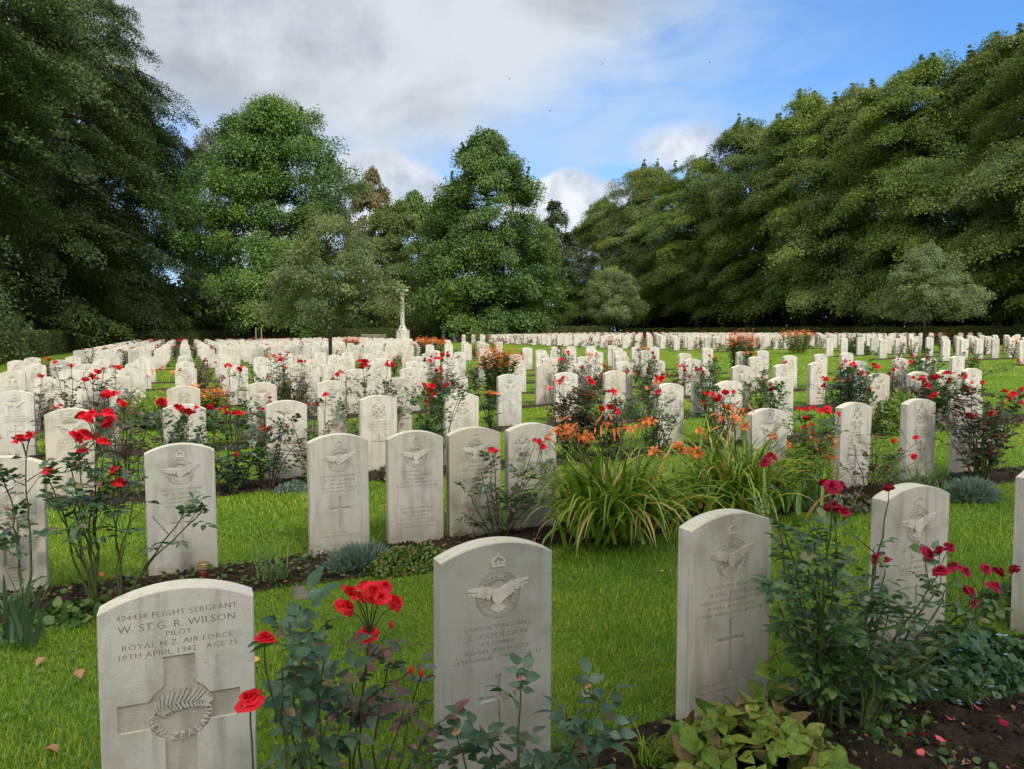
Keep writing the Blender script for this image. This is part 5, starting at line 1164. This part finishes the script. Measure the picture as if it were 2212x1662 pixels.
dome('mixed green mound right of the third row headstone, near the grey-green mound', 676, 7.0, .18, .12, .15, 300, LEAF_V*np.array([1.5, 1, 1]), LEAF_F, .045, 'leafy', 'leafy_plant', 'plant')
def spikes(label, u, q, n, rx, ry, h, fm, node='thyme', cat='flowering plant'):
    rng = prng; b = GP(u, q); e = empty(node, b, label, cat); st, fb, lf = MB(), MB(), MB()
    for k in range(n):
        x, y = rng.normal(0, rx*.5), rng.normal(0, ry*.5); hh = h*rng.uniform(.5, 1); tx, ty = x+rng.normal(0, .02), y+rng.normal(0, .02)
        tube(st, [(x, y, 0), ((x+tx)/2, (y+ty)/2, hh*.55), (tx, ty, hh)], [.0018, .0014, .001], 4, False); m = 26
        zz = rng.uniform(.55, 1.02, m); pos = np.stack([x+(tx-x)*zz, y+(ty-y)*zz, hh*zz], -1)+rdir(rng, m)*.006; scatter(fb, RH_V*np.array([1.6, 1, 1]), RH_F, pos, frames(rdir(rng, m), rdir(rng, m)), np.full(m, .008))
        m = 8; zz = rng.uniform(.05, .6, m); pos = np.stack([x+(tx-x)*zz, y+(ty-y)*zz, hh*zz], -1); scatter(lf, LEAF_V, LEAF_F, pos, frames(rdir(rng, m)*np.array([1, 1, .3]), np.tile([0, 0, 1.], (m, 1))), rng.uniform(.015, .03, m))
    link('stems', st.mesh('stems', M['stem_brown']), e); link('foliage', lf.mesh('foliage', M['leafy'], True), e); link('flower_spikes', fb.mesh('flower_spikes', M[fm]), e)['kind'] = 'stuff'; return e
spikes('small purple-flowered herb at the bottom beside the leafy rose', 1315, 1.72, 46, .16, .10, .13, 'purple', 'purple_herb')
def helenium(label, u, q, rx, ry, h, n, fm, nf, fs=.05, lm='leafy', node='helenium'):
    rng = prng; b = GP(u, q); e = empty(node, b, label, 'flower clump', 'tall orange flower clumps'); lf, fb, st = MB(), MB(), MB()
    for k in range(n):
        a = rng.uniform(0, 6.28); r = rng.random()**.5; x0, y0 = .45*r*rx*math.cos(a), .45*r*ry*math.sin(a); x1, y1 = r*rx*math.cos(a), r*ry*math.sin(a); hh = h*rng.uniform(.80, 1.03)*(1-.10*r*r)
        path = np.array([(x0, y0, 0), ((x0*.6+x1*.4), (y0*.6+y1*.4), hh*.5), (x1, y1, hh)]); tube(st, path, [.005, .004, .003], 4, False)
        m = 26; zz = rng.uniform(.08, .93, m); pos = np.stack([np.interp(zz, [0, .5, 1], path[:, j]) for j in range(3)], -1); az = rng.uniform(0, 6.28, m)
        scatter(lf, LANCE_V*np.array([1.5, 1, 1]), RH_F, pos, frames(np.stack([np.cos(az), np.sin(az), .5+0*az], -1), np.tile([0, 0, 1.], (m, 1))+rdir(rng, m)*.4), rng.uniform(.09, .16, m))
        m = nf; pos = np.array([x1, y1, hh])+rng.normal(0, 1, (m, 3))*np.array([.06, .06, .07])
        for kk in range(6):
            aa = kk*math.pi/3; tl = rdir(rng, m)*.5; ax = norm(np.stack([np.cos(aa)+0*pos[:, 0], np.sin(aa)+0*pos[:, 0], -.25+0*pos[:, 0]], -1)+tl*.4); scatter(fb, RH_V*np.array([1.5, 1, 1]), RH_F, pos, frames(ax, np.tile([0, -.3, 1.], (m, 1))+tl), np.full(m, fs*.55))
    link('stems', st.mesh('stems', M['stem_green']), e); link('foliage', lf.mesh('foliage', M[lm], True), e); o = link('flower_heads', fb.mesh('flower_heads', M[fm]), e); o['kind'] = 'stuff'; return e
helenium('tall leafy clump crowned with rusty orange flowers, left of picture middle right', 1078, 12.3, .36, .3, 1.12, 46, 'rust', 7)
helenium('tallest orange-brown flower clump on leafy stems right of the lime shrub headstones', 1602, 15.6, .46, .35, 1.22, 60, 'rust', 9)
helenium('rust-brown flower clump beside the left plot path', 420, 11.6, .42, .3, .62, 40, 'rust', 7, .05, 'lily_leaf')
helenium('pale orange flower bush on the right-hand plot edge', 1722, 26.5, .95, .5, 1.05, 60, 'orange', 5, .07, 'shrub')
helenium('orange-topped silvery clump beside the right end of the far white rows', 930, 33.6, .9, .6, 1.0, 60, 'rust', 8, .09, 'tuft_green')
helenium('small rusty flower clump beyond the young tree trunk', 759, 44, .5, .4, .95, 40, 'rust', 7, .09, 'leafy')
dome('dark green rounded clump before the right-hand plot', 1852, 23.8, .45, .4, .75, 700, LANCE_V*np.array([2, 1, 1]), RH_F, .14, 'leafy', 'leafy_plant', 'plant')
dome('low green weeds on the bare soil at the bottom right', 1960, 1.78, .22, .08, .05, 160, LEAF_V*np.array([1.5, 1, 1]), LEAF_F, .03, 'leafy', 'leafy_plant', 'plant')
tuft('dry grass tuft at the bottom right edge of the soil', 2130, 1.80, 80, .16, .004, 'tuft_green', base=.03)
tuft('grass tuft hanging over the soil edge beside the slim-cross headstone', 1420, 1.98, 100, .13, .004, 'grass', base=.035)
# ---- repeated low plants and roses further back -----------------------------------------
def rose_proto(seed, lm, bc, nb, h, hi):
    rng = np.random.default_rng(seed); st, fo = MB(), MB(); N, O, tips = [], [], []
    for k in range(nb+7):
        a = rng.uniform(0, 6.28); d = .34*rng.random()**.6; P = np.array([d*math.cos(a), .7*d*math.sin(a), h*rng.uniform(.55, 1.0)]); s = np.linspace(0, 1, 6)[:, None]
        path = np.concatenate([P[:2][None]*s**1.2, P[2]*s], 1); tube(st, path, np.linspace(.007, .003, 6), 4, False)
        for t in rng.uniform(.2, 1, 9): c = np.array([np.interp(t, s[:, 0], path[:, m]) for m in range(3)]); a = rng.uniform(0, 6.28); N.append(c); O.append([math.cos(a), math.sin(a), rng.uniform(-.2, .7)])
        if k < nb: tips.append(P)
    compound(fo, rng, np.array(N), norm(np.array(O)), .058*rng.uniform(.7, 1.2, len(N)), RH_V*np.array([1.3, 1, 1]), RH_F, True)
    bb = MB()
    for P in tips:
        for _ in range(rng.integers(2, 5)):
            r_ = rose_mesh(int(rng.integers(99)), False); v = np.concatenate(r_.v)*.085+P+rng.normal(0, .035, 3)*np.array([1, 1, .5]); base = bb.n; bb.v.append(v); bb.n += len(v)
            for f in r_.f: bb.f.append(f+base)
    return mesh_multi('rose_bush', [(st, M['stem_brown']), (fo, M[lm]), (bb, M[bc])], True)
PROTO = [('red', rose_proto(1, 'leaf_rose_red', 'red', 4, .8, 0)), ('red', rose_proto(2, 'leaf_rose', 'red', 3, .7, 0)), ('coral', rose_proto(3, 'leaf_rose_green', 'orange', 3, .75, 0)), ('crimson', rose_proto(4, 'leaf_rose_red', 'crimson', 2, .85, 0)), ('dark leafy', rose_proto(5, 'leaf_rose_red', 'pink', 1, .7, 0))]
gm = MB()
_d = rdir(prng, 260); _d[:, 2] = abs(_d[:, 2]); scatter(gm, RH_V*np.array([1.4, 1, 1]), RH_F, _d*np.array([.26, .2, .22])*prng.uniform(.5, 1, 260)[:, None]**.5, frames(rdir(prng, 260), _d+.4), .055*prng.uniform(.7, 1.2, 260))
LOWM = [gm.mesh('leafy_plant', M['leafy']), gm.mesh('leafy_plant', M['shrub'])]
tm = MB(); strap_leaves(tm, prng, 60, .42, .014, 1.3, .8, .08, 5); LOWM.append(tm.mesh('leafy_plant', M['tuft_green']))
used = [(x[0], x[1]) for x in MID]; nplant = {}
gs = random.Random(9); total = 0
for Zd, r, p, q, plot in near:
    if r < 3 or total > 215: continue
    pp = p+gs.choice([-.44, .44, .40])+gs.uniform(-.08, .08); qq = ROW(min(r, 28))-.26+gs.uniform(-.08, .08); u, zz = UZ(pp, qq)
    if any(abs(u-a) < 40*8/zz and abs(qq-b) < 1.0 for a, b in used): continue
    if r <= 4 and gs.random() < .45: continue
    if gs.random() < (.42 if r < 10 else .45): continue
    used.append((u, qq)); i = nplant[(r, plot)] = nplant.get((r, plot), 0)+1
    rr = f'{ORD[r]} row' if plot == 'left' and r <= 9 else (f'{ORD[r-11]} row beyond young tree' if plot == 'left' else f'{ORD[r-3]} row of right plot')
    x, zd = UZ(p, q); side = 'left' if pp < p else 'right'
    lab_pos = f"{side} of headstone {ORD[sorted(by_row[(r, plot)]).index(p)+1]} from left, {rr}"
    if gs.random() < .74:
        nm, me = gs.choices(PROTO, [5, 4, 2, 2, 4])[0]
        o = link('rose_bush', me, None, (pp, qq, float(G(pp, qq))-.01), (0, 0, gs.uniform(0, 6.28)), gs.uniform(.8, 1.15)); tag(o, f'{nm} rose {lab_pos}', 'rose bush', 'rose bushes among the headstones')
    else:
        me = gs.choice(LOWM); o = link('leafy_plant', me, None, (pp, qq, float(G(pp, qq))-.01), (0, 0, gs.uniform(0, 6.28)), gs.uniform(.8, 1.5)); tag(o, f'green plant {lab_pos}', 'plant', 'low plants among the headstones')
    total += 1
print('plants', total)
# bedding far behind, too small to tell apart
fa, fb2 = MB(), MB()
for Zd, r, p, q, plot in far:
    if gs.random() < .3: continue
    c0 = np.array([p+gs.uniform(-.45, .45), q-.3, float(G(p, q))]); n = 26; h = gs.uniform(.35, .85)
    pos = c0+prng.normal(0, 1, (n, 3))*np.array([.15, .12, .14])+np.array([0, 0, h*.55]); scatter(fa, RH_V*np.array([1.3, 1, 1]), RH_F, pos, frames(rdir(prng, n), rdir(prng, n)), prng.uniform(.09, .17, n))
    if gs.random() < .7:
        n = gs.randint(4, 12); pos = c0+prng.normal(0, 1, (n, 3))*np.array([.18, .1, .07])+np.array([0, 0, h]); scatter(fb2, RH_V*np.array([1.6, 1, 1]), RH_F, pos, frames(rdir(prng, n), rdir(prng, n)), prng.uniform(.06, .11, n))
stuff(link('distant_bedding', fa.mesh('distant_bedding', M['leaf_rose_red']))); stuff(link('distant_blossom', fb2.mesh('distant_blossom', M['red'])))

# ================================================================== SMALL THINGS
# fallen leaves on the lawn and petals on the soil
def leaflet(c): mb = MB(); mb.add(LEAF_V*np.array([1.5, 1, 2.2]), LEAF_F); return mb.mesh('fallen_leaf', c, True)
FL = {'tan': leaflet(M['dry']), 'yellow': leaflet(plain('yellowed_leaf', (.45, .30, .06)))}
for u, v, c, lab in [(168, 1468, 'tan', 'tan fallen leaf on the lawn left of the fern headstone'), (98, 1440, 'tan', 'small tan fallen leaf left of the larger tan one'), (1430, 1250, 'yellow', 'yellow fallen leaf on the lawn below the daylilies'), (1640, 1300, 'yellow', 'yellow fallen leaf near the slim-cross headstone'),
                     (1525, 1360, 'tan', 'tan fallen leaf on the lawn between the two eagle headstones'), (700, 1585, 'tan', 'brown spotted fallen leaf by the blue-leaved rose'), (80, 1315, 'tan', 'tan leaf lying on the soil at far left'), (1850, 1240, 'yellow', 'yellow leaf on the grass behind the crimson rose'), (560, 1440, 'yellow', 'pale yellow leaf beside the two low scarlet blooms'), (100, 1640, 'tan', 'tan leaf at the bottom left corner')]:
    d = W(u, v, 1.0)-np.array([0, 0, EYE]); t = EYE/(-d[2]); P = d*t; t = (EYE-float(G(P[0], P[1])))/(-d[2]); P = d*t
    o = link('fallen_leaf', FL[c], None, (P[0], P[1], float(G(P[0], P[1]))+.042), (gs.uniform(-.4, .4), gs.uniform(-.4, .4), gs.uniform(0, 6.28)), .045); tag(o, lab, 'leaf', 'fallen leaves')
pm = MB(); pm.add(LEAF_V*np.array([2.3, 1, 1.5]), LEAF_F); pm = pm.mesh('rose_petal', M['pink'], True); pm2 = MB(); pm2.add(LEAF_V*np.array([2.3, 1, 1.5]), LEAF_F); pm2 = pm2.mesh('rose_petal', M['crimson'], True)
for k, (u, v) in enumerate([(1970, 1588), (2050, 1570), (1955, 1600), (1980, 1640), (2028, 1632), (2030, 1612), (2090, 1600), (2110, 1550), (2160, 1585), (1960, 1560), (1995, 1610), (1945, 1520), (240, 1310), (215, 1255), (95, 1300)]):
    d = W(u, v, 1.0)-np.array([0, 0, EYE]); t = EYE/(-d[2]); P = d*t; t = (EYE-float(G(P[0], P[1])))/(-d[2]); P = d*t
    o = link('rose_petal', pm if k % 2 else pm2, None, (P[0], P[1], float(G(P[0], P[1]))+.035), (gs.uniform(-.5, .5), gs.uniform(-.5, .5), gs.uniform(0, 6.28)), .028); tag(o, 'fallen rose petal lying on the dark soil', 'petal', 'fallen rose petals')
# grave lantern
b = GP(427, 4.56); e = empty('grave_lantern', b, 'small grave lantern with banded brass lid at the foot of a headstone', 'lantern')
def lathe(prof, n=20):
    mb = MB(); pr = np.array(prof); a = np.arange(n)/n*2*np.pi; v = np.stack([pr[:, 0][:, None]*np.cos(a), pr[:, 0][:, None]*np.sin(a), np.repeat(pr[:, 1][:, None], n, 1)], -1).reshape(-1, 3)
    i = np.arange(len(pr)-1)[:, None]*n; j = np.arange(n)[None]; j2 = (j+1) % n; mb.add(v, np.stack([i+j, i+j2, i+n+j2, i+n+j], -1).reshape(-1, 4)); return mb
link('glass_jar', lathe([(.001, 0), (.026, 0), (.030, .01), (.030, .075), (.026, .085), (.001, .085)]).mesh('glass_jar', M['redglass'], True), e)
link('lid', lathe([(.001, .0855), (.034, .0855), (.036, .09), (.034, .096), (.036, .102), (.034, .108), (.035, .114), (.030, .120), (.001, .122)]).mesh('lid', M['brass'], False), e)
# the stone cross
p, q = at(870, 72.5); g = float(G(p, q)); e = empty('stone_cross', (p, q, g), 'tall pale stone cross on an octagonal stepped base at the end of the lawn', 'memorial cross')
def octo(r0, r1, z0, z1, bev=.02): return lathe([(.001, z0), (r0, z0), (r1, z1-bev), (r1-bev, z1), (.001, z1)], 8)
def rotz(mb, a): mb.v = [np.stack([v[:, 0]*math.cos(a)-v[:, 1]*math.sin(a), v[:, 0]*math.sin(a)+v[:, 1]*math.cos(a), v[:, 2]], -1) for v in mb.v]; return mb
for nm, a in (('step', (1.25, 1.25, -.2, .22)), ('step', (.92, .92, .22, .50)), ('plinth', (.70, .68, .50, 1.34)), ('shaft_foot', (.46, .27, 1.34, 1.80))):
    link(nm, rotz(octo(*a), math.pi/8).mesh(nm, M['cross_stone']), e)
link('shaft', rotz(octo(.24, .155, 1.80, 5.75), math.pi/8).mesh('shaft', M['cross_stone']), e)
mb = MB()
for sgn in (-1, 1):
    a = rotz(octo(.135, .115, .12, .62), math.pi/8); v = np.concatenate(a.v); v = np.stack([sgn*v[:, 2], v[:, 1], sgn*v[:, 0]+5.18], -1); mb.add(v, a.f[0])
link('arms', mb.mesh('arms', M['cross_stone']), e)
mb = MB(); prism(mb, [(-.045, 3.3), (0, 3.05), (.045, 3.3), (.035, 4.7), (.20, 4.72), (.20, 4.80), (.035, 4.82), (.03, 5.05), (-.03, 5.05), (-.035, 4.82), (-.20, 4.80), (-.20, 4.72), (-.035, 4.70)], -.235, -.175)
link('bronze_sword', mb.mesh('bronze_sword', M['brass']), e)
# bench
p, q = at(808, 76.3); g = float(G(p, q)); e = empty('park_bench', (p, q, g), 'long slatted timber bench before the far hedge beside the stone cross', 'bench'); e.rotation_euler = (0, 0, 0)
Wb = 2.35
def bx(nm, parts):
    mb = MB()
    for t in parts: box(mb, *t)
    link(nm, mb.mesh(nm, M['bench']), e)
bx('seat', [(-Wb/2, Wb/2, -.45+k*.115, -.35+k*.115, .43, .455) for k in range(4)])
bx('backrest', [(-Wb/2, Wb/2, .03, .075, .86, .93), (-Wb/2, Wb/2, .03, .075, .50, .55)]+[(-Wb/2+.07+k*.1, -.025-Wb/2+.14+k*.1, .04, .062, .552, .858) for k in range(23)])
for sx in (-1, 1):
    x = sx*(Wb/2+.037)
    bx('leg', [(x-.035, x+.035, -.45, -.38, 0, .62)]); bx('leg', [(x-.035, x+.035, .02, .09, 0, .95)]); bx('armrest', [(x-.045, x+.045, -.47, .018, .622, .66)])
# staked sapling
p, q = at(560, 62); g = float(G(p, q)); e = empty('sapling', (p, q, g), 'young sapling held between two timber stakes in the left plot', 'sapling')
for sx in (-1, 1):
    mb = MB(); tube(mb, [(sx*.22, 0, -.2), (sx*.22, 0, 1.75)], [.05, .045], 8); link('stake', mb.mesh('stake', M['post']), e)
mb = MB(); tube(mb, [(0, 0, -.1), (.02, 0, 1.5), (0, .02, 3.6)], [.045, .035, .012], 7); link('trunk', mb.mesh('trunk', M['bark']), e)
mb = MB(); n = 900; pos = rdir(prng, n)*prng.random(n)[:, None]**.5*np.array([.7, .7, .95])+np.array([0, 0, 3.1]); scatter(mb, RH_V, RH_F, pos, frames(rdir(prng, n), rdir(prng, n)), prng.uniform(.08, .14, n)); link('crown', mb.mesh('crown', M['leaf_crab']), e)
# birds far up
def bird():
    mb = MB(); y = np.linspace(-.16, .2, 7); tube(mb, np.stack([0*y, y, 0*y], -1), [.008, .03, .045, .05, .04, .03, .006], 6)
    for s_ in (-1, 1):
        v = np.array([(0, .08, .02), (0, -.06, .02), (.2, -.03, .10), (.2, .07, .10), (.44, -.07, .05), (0, .08, .034), (0, -.06, .034), (.2, -.03, .114), (.2, .07, .114)])*np.array([s_, 1, 1]); mb.add(v, [np.array([[0, 1, 2, 3], [5, 8, 7, 6]]), np.array([[3, 2, 4], [8, 4, 7]])])
    return mb.mesh('bird', M['bird'])
bm_ = bird()
for u, v, lab in [(1302, 139, 'small dark bird flying in front of the grey cloud edge'), (1533, 135, 'small dark bird flying high in the blue at the right'), (1100, 171, 'tiny dark bird below the large grey cloud'), (1188, 240, 'tiny dark bird over the pale sky above the cone-shaped tree')]:
    P = W(u, v, 48); o = link('bird', bm_, None, P, (.1, .2, 1.1+u), .36); tag(o, lab, 'bird', 'birds in flight')
